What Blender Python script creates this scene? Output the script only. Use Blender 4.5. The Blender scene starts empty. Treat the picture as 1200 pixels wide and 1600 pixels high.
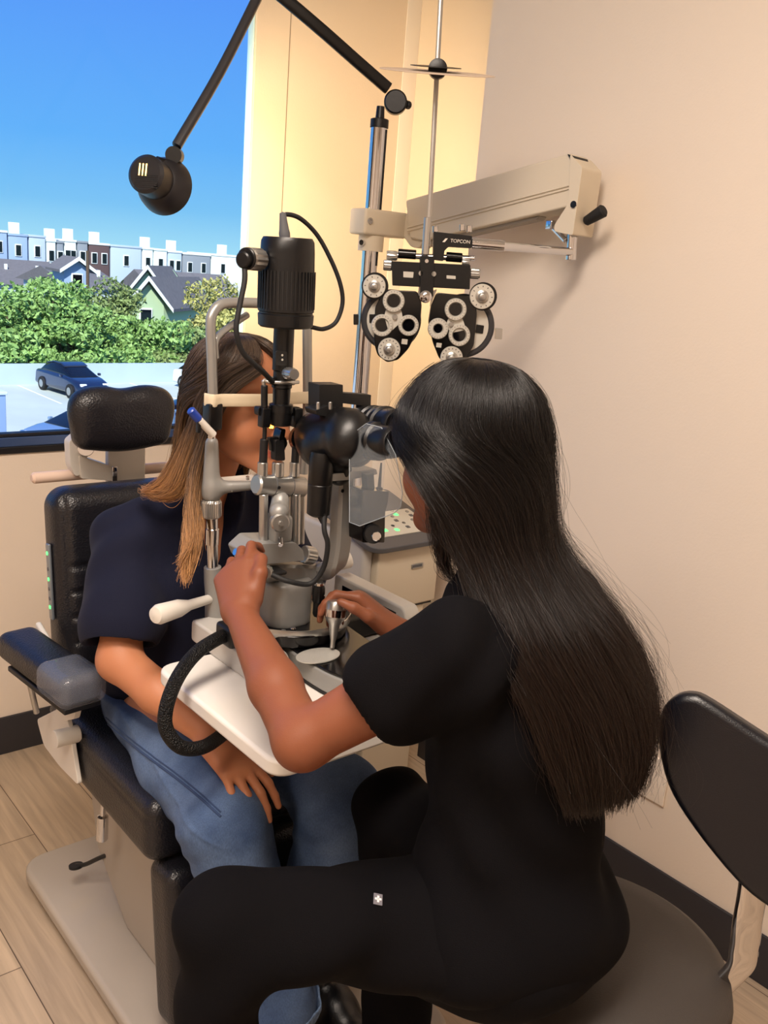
import bpy, bmesh, math, random
import numpy as np
from mathutils import Vector, Matrix, noise
import openvdb
random.seed(7); rng = np.random.default_rng(7)
SC = bpy.context.scene
COL = SC.collection

# ------------------------------------------------------------------ camera, sky, sun, room light, exposure
F_PX = 1437.0
CAM = Vector((0, 0, 1.5))
def _frame():
    vy = Vector((-1246, -485, F_PX)).normalized()
    vd = Vector((-439, 5378, F_PX)).normalized()
    vd = (vd - vd.dot(vy) * vy).normalized()
    vz = -vd
    return Matrix((vy.cross(vz), vy, vz))
RCAM = _frame()
def ray(px, py): return RCAM @ Vector(((px - 600) / F_PX, (py - 800) / F_PX, 1.0))
def at(px, py, x=None, y=None, z=None, d=None):
    r = ray(px, py)
    if x is not None: k = (x - CAM.x) / r.x
    elif y is not None: k = (y - CAM.y) / r.y
    elif z is not None: k = (z - CAM.z) / r.z
    else: k = d
    return CAM + k * r
cd = bpy.data.cameras.new('camera'); cam = bpy.data.objects.new('camera', cd); COL.objects.link(cam)
cd.sensor_fit = 'VERTICAL'; cd.sensor_height = 36; cd.lens = 36 * F_PX / 1600; cd.clip_start = .05; cd.clip_end = 600
mm = RCAM @ Matrix(((1, 0, 0), (0, -1, 0), (0, 0, -1)))
cam.matrix_world = Matrix.Translation(CAM) @ mm.to_4x4()
SC.camera = cam
SC.view_settings.view_transform = 'Standard'; SC.view_settings.look = 'None'
SC.view_settings.gamma = 1; SC.view_settings.use_curve_mapping = False
SC.view_settings.exposure = 0.0

def s2l(c):
    if isinstance(c, str):
        c = [int(c[i:i + 2], 16) / 255 for i in (0, 2, 4)]
    return tuple((v / 12.92 if v <= .04045 else ((v + .055) / 1.055) ** 2.4) for v in c)

w = bpy.data.worlds.new('sky'); SC.world = w; w.use_nodes = True
nt = w.node_tree; nt.nodes.clear()
tc = nt.nodes.new('ShaderNodeTexCoord'); sp = nt.nodes.new('ShaderNodeSeparateXYZ'); cr = nt.nodes.new('ShaderNodeValToRGB')
bg = nt.nodes.new('ShaderNodeBackground'); wo = nt.nodes.new('ShaderNodeOutputWorld')
nt.links.new(tc.outputs['Generated'], sp.inputs[0]); nt.links.new(sp.outputs['Z'], cr.inputs[0])
nt.links.new(cr.outputs[0], bg.inputs[0]); nt.links.new(bg.outputs[0], wo.inputs[0])
el = cr.color_ramp.elements
el[0].position = 0.0; el[0].color = (*s2l('a6def8'), 1)
el[1].position = 1.0; el[1].color = (*s2l('4a7fe0'), 1)
for p, c in ((.04, '7fc4f6'), (.10, '66b2fb'), (.24, '5a99fa')):
    e = el.new(p); e.color = (*s2l(c), 1)
bg.inputs[1].default_value = 1.0
sl = bpy.data.lights.new('sun', 'SUN'); sl.energy = 6.5; sl.angle = .01; sl.color = (1, .95, .85)
so = bpy.data.objects.new('sun', sl); COL.objects.link(so)
so.rotation_euler = Vector((.50, .62, -.72)).to_track_quat('-Z', 'Y').to_euler()
def area(name, loc, size, energy, col, aim=(0, 0, -1)):
    l = bpy.data.lights.new(name, 'AREA'); l.shape = 'RECTANGLE'; l.size, l.size_y = size; l.energy = energy; l.color = col
    o = bpy.data.objects.new(name, l); COL.objects.link(o); o.location = loc
    o.rotation_euler = Vector(aim).to_track_quat('-Z', 'Y').to_euler(); return o
CEIL = 2.75
area('ceiling_light_glow', (0.1, 0.5, CEIL - .03), (1.1, .55), 62, (1, .86, .74))
area('ceiling_light_glow', (-1.2, 0.2, CEIL - .03), (1.1, .55), 34, (1, .86, .74))
# ------------------------------------------------------------------ materials
MATS = {}
def mat(name, col, rough=.5, metal=0, bump=0, bscale=60, var=0, vscale=6, coat=0, spec=.5, emit=None, estr=0, sheen=0, stretch=(1, 1, 1), attr=None, btype='noise', coords='Object', trans=0, alpha=1, sss=0):
    if name in MATS: return MATS[name]
    m = bpy.data.materials.new(name); m.use_nodes = True; nt = m.node_tree
    b = nt.nodes['Principled BSDF']; c = (*s2l(col), 1)
    b.inputs['Base Color'].default_value = c; b.inputs['Roughness'].default_value = rough; b.inputs['Metallic'].default_value = metal
    b.inputs['Coat Weight'].default_value = coat; b.inputs['Specular IOR Level'].default_value = spec
    b.inputs['Sheen Weight'].default_value = sheen; b.inputs['Transmission Weight'].default_value = trans; b.inputs['Alpha'].default_value = alpha
    if sss: b.inputs['Subsurface Weight'].default_value = sss; b.inputs['Subsurface Radius'].default_value = (.02, .008, .004); b.inputs['Subsurface Scale'].default_value = .35
    if emit: b.inputs['Emission Color'].default_value = (*s2l(emit), 1); b.inputs['Emission Strength'].default_value = estr
    t = nt.nodes.new('ShaderNodeTexCoord'); mp = nt.nodes.new('ShaderNodeMapping'); mp.inputs['Scale'].default_value = stretch
    nt.links.new(t.outputs[coords], mp.inputs[0])
    src = None
    if attr:
        a = nt.nodes.new('ShaderNodeAttribute'); a.attribute_name = attr; src = a.outputs['Color']
        nt.links.new(src, b.inputs['Base Color'])
    if var:
        n = nt.nodes.new('ShaderNodeTexNoise'); n.inputs['Scale'].default_value = vscale; n.inputs['Detail'].default_value = 6
        nt.links.new(mp.outputs[0], n.inputs['Vector'])
        mr = nt.nodes.new('ShaderNodeMapRange'); mr.inputs[3].default_value = 1 - var; mr.inputs[4].default_value = 1 + var
        mr.inputs[1].default_value = .3; mr.inputs[2].default_value = .7
        nt.links.new(n.outputs['Fac'], mr.inputs[0])
        mx = nt.nodes.new('ShaderNodeVectorMath'); mx.operation = 'SCALE'; mx.inputs[0].default_value = c[:3]
        if src: nt.links.new(src, mx.inputs[0])
        nt.links.new(mr.outputs[0], mx.inputs['Scale']); nt.links.new(mx.outputs[0], b.inputs['Base Color'])
    if bump:
        if btype == 'noise': n = nt.nodes.new('ShaderNodeTexNoise'); n.inputs['Scale'].default_value = bscale; n.inputs['Detail'].default_value = 4; o_ = n.outputs['Fac']
        elif btype == 'voronoi': n = nt.nodes.new('ShaderNodeTexVoronoi'); n.inputs['Scale'].default_value = bscale; o_ = n.outputs['Distance']
        else: n = nt.nodes.new('ShaderNodeTexWave'); n.inputs['Scale'].default_value = bscale; n.inputs['Distortion'].default_value = 1.0; o_ = n.outputs['Fac']
        nt.links.new(mp.outputs[0], n.inputs['Vector'])
        bp = nt.nodes.new('ShaderNodeBump'); bp.inputs['Strength'].default_value = bump; bp.inputs['Distance'].default_value = .002
        nt.links.new(o_, bp.inputs['Height']); nt.links.new(bp.outputs[0], b.inputs['Normal'])
    MATS[name] = m; return m

M_wall = mat('wall_paint', 'e4d6c6', .85, bump=.15, bscale=180)
M_ceil = mat('ceiling_paint', 'e8e2d8', .9)
M_base = mat('baseboard_vinyl', '2c2b30', .55, bump=.1)
M_black = mat('black_plastic', '0b0b0d', .36, spec=.4, bump=.08, bscale=400)
M_blackm = mat('matte_black_metal', '0c0c0e', .5)
M_gloss = mat('gloss_black', '08080a', .15)
M_grey = mat('grey_enamel', '8f8e8b', .42, metal=.25, bump=.05, bscale=500)
M_greyd = mat('dark_grey_plastic', '55565a', .5)
M_alu = mat('brushed_aluminium', 'b9b8b5', .3, metal=.9)
M_chrome = mat('chrome', 'd5d5d8', .08, metal=1)
M_white = mat('white_enamel', 'd9d3ca', .4)
M_cream = mat('cream_plastic', 'd3c6b0', .45, bump=.05, bscale=300)
M_cream2 = mat('cream_strap', 'd8c9ad', .6)
M_table = mat('table_laminate', 'e2ddd6', .35)
M_leather = mat('dark_leather', '16161c', .36, bump=.35, bscale=260, btype='voronoi')
M_leather2 = mat('stool_leather', '35302d', .55, bump=.3, bscale=500)
M_clear = mat('clear_cover', '9aa0b0', .06, alpha=.3)
M_rubber = mat('black_rubber', '0d0d0f', .7)
M_led = mat('green_led', '40ff60', .5, emit='4cff6a', estr=3)
M_scale = mat('engraved_white_scale', 'c9c6bd', .35, metal=.3)
M_lens = mat('dark_lens', '07070b', .05)
M_lit = mat('lit_lamp_vent', 'ffd27a', .5, emit='ffcf70', estr=5)
M_blue = mat('blue_cap', '24409a', .3)
M_marks = mat('dark_print', '17171a', .6)

# ------------------------------------------------------------------ mesh helpers
def link(name, me, m=None, parent=None, smooth=True, bevel=0, seg=2, sub=0, solid=0):
    """me is in world coordinates; parent is an Empty/thing whose location is the origin of its parts"""
    if m is not None:
        me.materials.clear()
        for q in (m if isinstance(m, (list, tuple)) else [m]): me.materials.append(q)
    o = bpy.data.objects.new(name, me); COL.objects.link(o)
    if parent is not None:
        root = parent
        while root.parent: root = root.parent
        me.transform(Matrix.Translation(-root.location)); o.parent = parent
        if parent is not root: o.location = (0, 0, 0)
    else:
        cs = [v.co for v in me.vertices]
        if cs:
            c = Vector((sum(v.x for v in cs) / len(cs), sum(v.y for v in cs) / len(cs), min(v.z for v in cs)))
            me.transform(Matrix.Translation(-c)); o.location = c
    if smooth: me.shade_smooth()
    if bevel:
        md = o.modifiers.new('bevel', 'BEVEL'); md.width = bevel; md.segments = seg; md.limit_method = 'ANGLE'; md.angle_limit = .6; md.harden_normals = True
    if solid:
        md = o.modifiers.new('solid', 'SOLIDIFY'); md.thickness = solid; md.offset = -1
    if sub:
        md = o.modifiers.new('sub', 'SUBSURF'); md.levels = sub; md.render_levels = sub
    return o
def thing(name, label, cat, loc=(0, 0, 0), group=None):
    o = bpy.data.objects.new(name, None); COL.objects.link(o); o.location = loc; o.empty_display_size = .1
    o['label'] = label; o['category'] = cat
    if group: o['group'] = group
    return o
def tag(o, label, cat, group=None):
    o['label'] = label; o['category'] = cat
    if group: o['group'] = group
    return o
def struct(o, kind='structure'): o['kind'] = kind; return o
def me_of(bm, name='m', sharp=35):
    me = bpy.data.meshes.new(name)
    bmesh.ops.recalc_face_normals(bm, faces=bm.faces[:])
    for e in bm.edges:
        if len(e.link_faces) == 2 and e.calc_face_angle(0) > math.radians(sharp): e.smooth = False
    bm.to_mesh(me); bm.free(); return me
def frame(z, x=None):
    z = Vector(z).normalized()
    x = Vector(x) if x is not None else (Vector((0, 0, 1)) if abs(z.z) < .9 else Vector((1, 0, 0)))
    x = (x - x.dot(z) * z).normalized(); y = z.cross(x)
    return Matrix((x, y, z)).transposed()
def f_box(bm, c, s, R=None, bev=0, seg=3):
    t = bmesh.new(); bmesh.ops.create_cube(t, size=1)
    for v in t.verts: v.co = Vector((v.co.x * s[0], v.co.y * s[1], v.co.z * s[2]))
    if bev: bmesh.ops.bevel(t, geom=t.edges[:], offset=bev, segments=seg, profile=.5, affect='EDGES')
    R = R or Matrix.Identity(3)
    for v in t.verts: v.co = R @ v.co + Vector(c)
    _merge(bm, t)
def _merge(bm, t):
    mp = {v: bm.verts.new(v.co) for v in t.verts}
    for f in t.faces:
        nf = bm.faces.new([mp[v] for v in f.verts]); nf.material_index = f.material_index
    t.free()
def f_lathe(bm, a, axis, prof, n=28, mi=0):
    """prof: [(dist along axis, radius)]"""
    R = frame(axis); a = Vector(a); rings = []
    for (h, r) in prof:
        if r < 1e-6: rings.append([bm.verts.new(a + R @ Vector((0, 0, h)))])
        else: rings.append([bm.verts.new(a + R @ Vector((r * math.cos(k * 2 * math.pi / n), r * math.sin(k * 2 * math.pi / n), h))) for k in range(n)])
    for p, q in zip(rings, rings[1:]):
        for k in range(n):
            k2 = (k + 1) % n
            if len(p) == 1 and len(q) == 1: continue
            if len(p) == 1: f = bm.faces.new((p[0], q[k], q[k2]))
            elif len(q) == 1: f = bm.faces.new((p[k], p[k2], q[0]))
            else: f = bm.faces.new((p[k], p[k2], q[k2], q[k]))
            f.material_index = mi
    for r_ in (rings[0], rings[-1]):
        if len(r_) > 2: bm.faces.new(r_).material_index = mi
def f_cyl(bm, a, b, r, r2=None, n=24, bev=.001, mi=0):
    a = Vector(a); b = Vector(b); L = (b - a).length; r2 = r if r2 is None else r2
    e = min(bev, r * .4, L * .3)
    f_lathe(bm, a, b - a, [(0, r - e), (e, r), (L - e, r2), (L, r2 - e)], n, mi)
def spline(pts, n=8, closed=False):
    P = [Vector(p) for p in pts]; out = []; N = len(P)
    rngI = range(N) if closed else range(N - 1)
    for i in rngI:
        p0 = P[(i - 1) % N] if closed or i > 0 else P[0] * 2 - P[1]; p1 = P[i]; p2 = P[(i + 1) % N]
        p3 = P[(i + 2) % N] if closed or i < N - 2 else P[-1] * 2 - P[-2]
        for k in range(n):
            t = k / n
            out.append(.5 * ((2 * p1) + (p2 - p0) * t + (2 * p0 - 5 * p1 + 4 * p2 - p3) * t * t + (3 * p1 - p0 - 3 * p2 + p3) * t ** 3))
    if not closed: out.append(P[-1])
    return out
def f_tube(bm, pts, r, n=14, caps=True, flat=None):
    """r: radius or list; flat=(w,h,up) gives a rectangular/elliptic section"""
    P = [Vector(p) for p in pts]; N = len(P); rings = []
    t0 = (P[1] - P[0]).normalized(); x = frame(t0).col[0].copy()
    if flat: x = Vector(flat[2])
    for i in range(N):
        t = ((P[min(i + 1, N - 1)] - P[max(i - 1, 0)])).normalized()
        x = (x - x.dot(t) * t).normalized() if not flat else (Vector(flat[2]) - Vector(flat[2]).dot(t) * t).normalized()
        y = t.cross(x); rr = r[i] if isinstance(r, (list, tuple)) else r
        ring = []
        for k in range(n):
            a = 2 * math.pi * (k + .5) / n; c, s = math.cos(a), math.sin(a)
            if flat:
                e = 5; q = (abs(c) ** e + abs(s) ** e) ** (-1 / e); c, s = c * q * flat[0] / 2, s * q * flat[1] / 2
                ring.append(bm.verts.new(P[i] + x * c + y * s))
            else: ring.append(bm.verts.new(P[i] + (x * c + y * s) * rr))
        rings.append(ring)
    for p, q in zip(rings, rings[1:]):
        for k in range(n): bm.faces.new((p[k], p[(k + 1) % n], q[(k + 1) % n], q[k]))
    if caps: bm.faces.new(rings[0]); bm.faces.new(rings[-1])
def f_prism(bm, poly, vec, mi=0):
    P = [Vector(p) for p in poly]; v = Vector(vec)
    a = [bm.verts.new(p) for p in P]; b = [bm.verts.new(p + v) for p in P]
    bm.faces.new(a).material_index = mi; bm.faces.new(b[::-1]).material_index = mi
    for k in range(len(a)): bm.faces.new((a[k], b[k], b[(k + 1) % len(a)], a[(k + 1) % len(a)])).material_index = mi
def rpoly(pts, r, n=5):
    """round the corners of a 2D/3D polygon"""
    P = [Vector(p) for p in pts]; out = []; N = len(P)
    for i in range(N):
        a, b, c = P[i - 1], P[i], P[(i + 1) % N]; rr = r[i] if isinstance(r, (list, tuple)) else r
        d1, d2 = (a - b), (c - b); k = min(rr, d1.length * .49, d2.length * .49)
        p, q = b + d1.normalized() * k, b + d2.normalized() * k
        for j in range(n + 1):
            t = j / n; out.append(p * (1 - t) ** 2 + b * 2 * t * (1 - t) + q * t * t)
    return out
def B(): return bmesh.new()
def box(name, c, s, m, parent=None, R=None, bev=.002, seg=3):
    bm = B(); f_box(bm, c, s, R, bev, seg); return link(name, me_of(bm), m, parent)
def mn(name, lo, hi, m, parent=None, bev=.002, seg=3):
    lo = Vector(lo); hi = Vector(hi); return box(name, (lo + hi) / 2, hi - lo, m, parent, None, bev, seg)
def cyl(name, a, b, r, m, parent=None, r2=None, n=28, bev=.001):
    bm = B(); f_cyl(bm, a, b, r, r2, n, bev); return link(name, me_of(bm), m, parent)
def lathe(name, a, axis, prof, m, parent=None, n=32):
    bm = B(); f_lathe(bm, a, axis, prof, n); return link(name, me_of(bm), m, parent)
def tube(name, pts, r, m, parent=None, n=14, k=8, flat=None):
    bm = B(); f_tube(bm, spline(pts, k) if k else pts, r, n, True, flat); return link(name, me_of(bm, sharp=50), m, parent)
def prism(name, poly, vec, m, parent=None, bevel=0):
    bm = B(); f_prism(bm, poly, vec); return link(name, me_of(bm), m, parent, bevel=bevel)
def knurl(name, a, b, r, m, parent, n=24):
    """a knob with a fluted rim"""
    bm = B(); a = Vector(a); b = Vector(b); L = (b - a).length; R = frame(b - a); rings = []
    for h, k in ((0, .9), (L * .1, 1), (L * .85, 1), (L, .86)):
        rings.append([bm.verts.new(a + R @ Vector(((r * k * (1 + (.045 if j % 2 else -.045) * (1 if k == 1 else 0))) * math.cos(j * math.pi / n), (r * k * (1 + (.045 if j % 2 else -.045) * (1 if k == 1 else 0))) * math.sin(j * math.pi / n), h))) for j in range(2 * n)])
    for p, q in zip(rings, rings[1:]):
        for j in range(2 * n): bm.faces.new((p[j], p[(j + 1) % (2 * n)], q[(j + 1) % (2 * n)], q[j]))
    bm.faces.new(rings[0]); bm.faces.new(rings[-1])
    return link(name, me_of(bm, sharp=25), m, parent)
def text(name, s, loc, size, xdir, ydir, m, parent, ext=.0004):
    cu = bpy.data.curves.new(name, 'FONT'); cu.body = s; cu.size = size; cu.extrude = ext; cu.align_x = 'CENTER'; cu.align_y = 'CENTER'
    t = bpy.data.objects.new('tmp', cu); COL.objects.link(t)
    me = bpy.data.meshes.new_from_object(t.evaluated_get(bpy.context.evaluated_depsgraph_get())); bpy.data.objects.remove(t)
    x = Vector(xdir).normalized(); y = Vector(ydir); y = (y - y.dot(x) * x).normalized()
    me.transform(Matrix.Translation(Vector(loc)) @ Matrix((x, y, x.cross(y))).transposed().to_4x4())
    return link(name, me, m, parent, smooth=False)

# ------------------------------------------------------------------ implicit surfaces for bodies, cloth, cushions
class SDF:
    def __init__(s, vox=.004): s.pr = []; s.vox = vox
    def cone(s, a, b, ra, rb, k=.02, flat=None, sub=False): s.pr.append(('c', np.array(a, float), np.array(b, float), ra, rb, k, flat, sub)); return s
    def ell(s, c, r, R=None, k=.02, sub=False): s.pr.append(('e', np.array(c, float), np.array(r if hasattr(r, '__len__') else (r, r, r), float), np.array(R if R is not None else np.eye(3), float), None, k, None, sub)); return s
    def bx(s, c, h, r, R=None, k=.01, sub=False): s.pr.append(('b', np.array(c, float), np.array(h, float), np.array(R if R is not None else np.eye(3), float), r, k, None, sub)); return s
    def mesh(s, clip=None, smooth=0):
        vox = s.vox; lo = np.full(3, 1e9); hi = -lo; bbs = []
        for p in s.pr:
            if p[0] == 'c':
                m = max(p[3], p[4]); f = 1.0
                l, h = np.minimum(p[1], p[2]) - m, np.maximum(p[1], p[2]) + m
                if p[6] is not None and p[6][1] > 1: l, h = l - m * (p[6][1] - 1), h + m * (p[6][1] - 1)
            else:
                e = p[2] + (p[4] if p[0] == 'b' else 0); ext = np.abs(p[3]) @ e; l, h = p[1] - ext, p[1] + ext
            mg = max(p[5], .012) + 2 * vox; bbs.append((l - mg, h + mg))
            if not p[7]: lo = np.minimum(lo, l - .02); hi = np.maximum(hi, h + .02)
        n = np.ceil((hi - lo) / vox).astype(int) + 1
        G = np.full(n, .03, np.float32)
        ax = [lo[i] + vox * np.arange(n[i]) for i in range(3)]
        for p, (l, h) in zip(s.pr, bbs):
            i0 = np.maximum(((l - lo) / vox).astype(int), 0); i1 = np.minimum(((h - lo) / vox).astype(int) + 2, n)
            if (i1 <= i0).any(): continue
            X, Y, Z = np.meshgrid(*[ax[i][i0[i]:i1[i]].astype(np.float32) for i in range(3)], indexing='ij', copy=False)
            if p[0] == 'c':
                a, b = p[1], p[2]; ba = b - a; bb = max(ba @ ba, 1e-9)
                x, y, z = X - a[0], Y - a[1], Z - a[2]
                t = np.clip((x * ba[0] + y * ba[1] + z * ba[2]) / bb, 0, 1)
                x = x - t * ba[0]; y = y - t * ba[1]; z = z - t * ba[2]
                if p[6] is not None:
                    nn, sc = np.array(p[6][0], float), p[6][1]; nn = nn / np.linalg.norm(nn); q = (x * nn[0] + y * nn[1] + z * nn[2]) * (1 / sc - 1)
                    x = x + q * nn[0]; y = y + q * nn[1]; z = z + q * nn[2]
                d = np.sqrt(x * x + y * y + z * z) - (p[3] + t * (p[4] - p[3]))
            else:
                R = p[3]; x, y, z = X - p[1][0], Y - p[1][1], Z - p[1][2]
                q = [x * R[0, j] + y * R[1, j] + z * R[2, j] for j in range(3)]
                if p[0] == 'e':
                    r = p[2]; k0 = np.sqrt(sum((q[j] / r[j]) ** 2 for j in range(3))); k1 = np.sqrt(sum((q[j] / r[j] ** 2) ** 2 for j in range(3)))
                    d = k0 * (k0 - 1) / np.maximum(k1, 1e-6)
                else:
                    qq = [np.abs(q[j]) - p[2][j] for j in range(3)]
                    d = np.sqrt(sum(np.maximum(v, 0) ** 2 for v in qq)) + np.minimum(np.maximum(np.maximum(qq[0], qq[1]), qq[2]), 0) - p[4]
            S = G[i0[0]:i1[0], i0[1]:i1[1], i0[2]:i1[2]]; k = p[5]
            if p[7]:
                h_ = np.maximum(k - np.abs(S + d), 0) / k if k else 0; G[i0[0]:i1[0], i0[1]:i1[1], i0[2]:i1[2]] = np.maximum(S, -d) + h_ * h_ * k * .25
            else:
                h_ = np.maximum(k - np.abs(S - d), 0) / k; G[i0[0]:i1[0], i0[1]:i1[1], i0[2]:i1[2]] = np.minimum(S, d) - h_ * h_ * k * .25
        if clip is not None:
            for (pt, nn) in clip:
                nn = np.array(nn, float); nn /= np.linalg.norm(nn)
                d = ((ax[0] - pt[0]) * nn[0])[:, None, None] + ((ax[1] - pt[1]) * nn[1])[None, :, None] + ((ax[2] - pt[2]) * nn[2])[None, None, :]
                G = np.maximum(G, d.astype(np.float32))
        g = openvdb.FloatGrid(.03); g.copyFromArray(G, tolerance=0)
        g.transform = openvdb.createLinearTransform(voxelSize=vox)
        pts, quads = g.convertToQuads(isovalue=0.0)
        pts = pts + lo; quads = np.array(quads)
        v0, v1, v2, v3 = [pts[quads[:, i]] for i in range(4)]
        vol = np.einsum('ij,ij->i', v0, np.cross(v1, v2) + np.cross(v2, v3)).sum()
        if vol < 0: quads = quads[:, ::-1]
        return pts, quads
def lap(pts, quads, it=2, lam=.5):
    e = np.concatenate([quads[:, [i, (i + 1) % 4]] for i in range(4)]); n = len(pts)
    for _ in range(it):
        s = np.zeros_like(pts); c = np.zeros(n)
        np.add.at(s, e[:, 0], pts[e[:, 1]]); np.add.at(c, e[:, 0], 1)
        np.add.at(s, e[:, 1], pts[e[:, 0]]); np.add.at(c, e[:, 1], 1)
        pts = pts * (1 - lam) + lam * s / np.maximum(c, 1)[:, None]
    return pts
def vnormals(pts, quads):
    fn = np.cross(pts[quads[:, 2]] - pts[quads[:, 0]], pts[quads[:, 3]] - pts[quads[:, 1]]); n = np.zeros_like(pts)
    for i in range(4): np.add.at(n, quads[:, i], fn)
    return n / np.maximum(np.linalg.norm(n, axis=1), 1e-9)[:, None]
def np_mesh(pts, quads):
    me = bpy.data.meshes.new('m'); me.vertices.add(len(pts)); me.vertices.foreach_set('co', np.ascontiguousarray(pts, np.float32).ravel())
    k = quads.shape[1]; me.loops.add(quads.size); me.loops.foreach_set('vertex_index', np.ascontiguousarray(quads, np.int32).ravel())
    me.polygons.add(len(quads)); me.polygons.foreach_set('loop_start', np.arange(0, quads.size, k, dtype=np.int32))
    me.update(calc_edges=True); me.validate(); return me
def ridged(p, dirs, amp):
    """smooth soft-fold noise: sum of warped sine ridges; dirs = [(vec, freq, phase)]"""
    out = np.zeros(len(p))
    for (v, f, ph) in dirs:
        v = np.array(v, float); v /= np.linalg.norm(v)
        w_ = np.sin(p[:, 0] * 17 + ph) + np.sin(p[:, 1] * 21 + 2 * ph) + np.sin(p[:, 2] * 15 - ph)
        out += np.sin((p @ v) * f + w_ * 1.3 + ph) * (.6 + .4 * np.sin(p[:, 2] * 9 + p[:, 0] * 13 + ph))
    return out * amp / len(dirs)
# ------------------------------------------------------------------ the room
def boxes(name, lst, m, parent=None, bev=0):
    bm = B()
    for lo, hi in lst:
        lo = Vector(lo); hi = Vector(hi); f_box(bm, (lo + hi) / 2, hi - lo, None, bev, 1)
    return link(name, me_of(bm), m, parent, smooth=False)
XL, YF, YW, XR, XN, YC = -2.6, -1.6, 2.574, 1.863, 2.201, 1.895
WX0, WX1, WZ0, WZ1 = -1.5, 1.572, .935, 2.62
def floor_mat():
    m = bpy.data.materials.new('oak_plank_floor'); m.use_nodes = True; nt = m.node_tree; b = nt.nodes['Principled BSDF']
    t = nt.nodes.new('ShaderNodeTexCoord'); mp = nt.nodes.new('ShaderNodeMapping'); mp.inputs['Rotation'].default_value = (0, 0, math.pi / 2)
    br = nt.nodes.new('ShaderNodeTexBrick'); br.inputs['Scale'].default_value = 1; br.inputs['Brick Width'].default_value = 1.2; br.inputs['Row Height'].default_value = .185
    br.inputs['Mortar Size'].default_value = .0012; br.inputs['Mortar Smooth'].default_value = 0; br.inputs['Bias'].default_value = 0; br.offset = .37
    br.inputs['Color1'].default_value = (*s2l('c2ad94'), 1); br.inputs['Color2'].default_value = (*s2l('ab9883'), 1); br.inputs['Mortar'].default_value = (*s2l('5c4c3d'), 1)
    nt.links.new(t.outputs['Object'], mp.inputs[0]); nt.links.new(mp.outputs[0], br.inputs['Vector'])
    mp2 = nt.nodes.new('ShaderNodeMapping'); mp2.inputs['Scale'].default_value = (26, 1.6, 1)
    n = nt.nodes.new('ShaderNodeTexNoise'); n.inputs['Scale'].default_value = 2.2; n.inputs['Detail'].default_value = 8; n.inputs['Distortion'].default_value = .6
    nt.links.new(t.outputs['Object'], mp2.inputs[0]); nt.links.new(mp2.outputs[0], n.inputs['Vector'])
    mr = nt.nodes.new('ShaderNodeMapRange'); mr.inputs[1].default_value = .3; mr.inputs[2].default_value = .7; mr.inputs[3].default_value = .8; mr.inputs[4].default_value = 1.13
    nt.links.new(n.outputs['Fac'], mr.inputs[0])
    s = nt.nodes.new('ShaderNodeVectorMath'); s.operation = 'SCALE'; nt.links.new(br.outputs['Color'], s.inputs[0]); nt.links.new(mr.outputs[0], s.inputs['Scale'])
    nt.links.new(s.outputs[0], b.inputs['Base Color']); b.inputs['Roughness'].default_value = .5
    bp = nt.nodes.new('ShaderNodeBump'); bp.inputs['Strength'].default_value = .2; bp.inputs['Distance'].default_value = .001
    nt.links.new(n.outputs['Fac'], bp.inputs['Height']); nt.links.new(bp.outputs[0], b.inputs['Normal'])
    return m
struct(boxes('floor', [((XL - .1, YF - .1, -.1), (XN + .1, YW + .1, 0))], floor_mat()))
struct(boxes('ceiling', [((XL - .1, YF - .1, CEIL), (XN + .1, YW + .15, CEIL + .1))], M_ceil))
struct(boxes('wall_back', [((XL, YW, 0), (XN + .1, YW + .15, WZ0)), ((XL, YW, WZ1), (XN + .1, YW + .15, CEIL)),
                           ((XL, YW, WZ0), (WX0, YW + .15, WZ1)), ((WX1, YW, WZ0), (XN + .1, YW + .04, WZ1))], M_wall))
struct(boxes('wall_side', [((XN, YC - .05, 0), (XN + .12, YW, CEIL))], M_wall))
struct(boxes('wall_right', [((XR, YF, 0), (XN, YC, CEIL))], M_wall))
struct(boxes('wall_left', [((XL - .1, YF, 0), (XL, YW + .15, CEIL))], M_wall))
struct(boxes('wall_front', [((XL, YF - .1, 0), (XN + .1, YF, CEIL))], M_wall))
struct(mn('baseboard_back', (XL, YW - .008, 0), (XN, YW, .12), M_base, bev=.002))
struct(mn('baseboard_right', (XR - .008, YF, 0), (XR, YC, .12), M_base, bev=.002))
struct(mn('baseboard_side', (XN - .008, YC, 0), (XN, YW - .009, .12), M_base, bev=.002))
struct(mn('trim_1', (1.688, YW - .0012, .12), (1.690, YW, CEIL), mat('panel_joint', '8d8072', .8), bev=0))
struct(mn('trim_2', (XN - .06, YW - .004, .12), (XN, YW, CEIL), mat('corner_trim', 'efe9e2', .6), bev=.001))
# window
wf = bpy.data.objects.new('window_1', None); COL.objects.link(wf); wf['kind'] = 'structure'; wf.location = (.04, 2.60, WZ0)
M_wframe = mat('anodised_window_frame', '2b3550', .3, metal=.6)
def wfr(name, l, m): return boxes(name, l, m, wf, .002)
wfr('window_frame', [((WX0, 2.58, WZ1 - .05), (WX1, 2.62, WZ1)), ((WX0, 2.58, WZ0 + .0), (WX0 + .05, 2.62, WZ1)), ((WX0, 2.583, WZ0 + .026), (WX1, 2.615, WZ0 + .036)), ((-.62, 2.58, WZ0), (-.57, 2.62, WZ1))], mat('dark_gasket', '10131c', .5))
wfr('window_jamb', [((WX1 - .006, 2.582, WZ0 + .036), (WX1, 2.614, WZ1))], mat('lit_jamb', 'bfe4f0', .4))  # light on the jamb is put into its pale cyan colour
wfr('window_sill', [((WX0, YW + .002, WZ0), (WX1, 2.62, WZ0 + .026))], mat('sky_tinted_sill', '4c6494', .22, metal=.5))  # reflected sky is put into the blue of the sill
wfr('sill_edge', [((WX0, YW - .008, WZ0 - .018), (WX1, YW + .004, WZ0 + .001))], mat('black_sill_edge', '0e0f14', .4))
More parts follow.
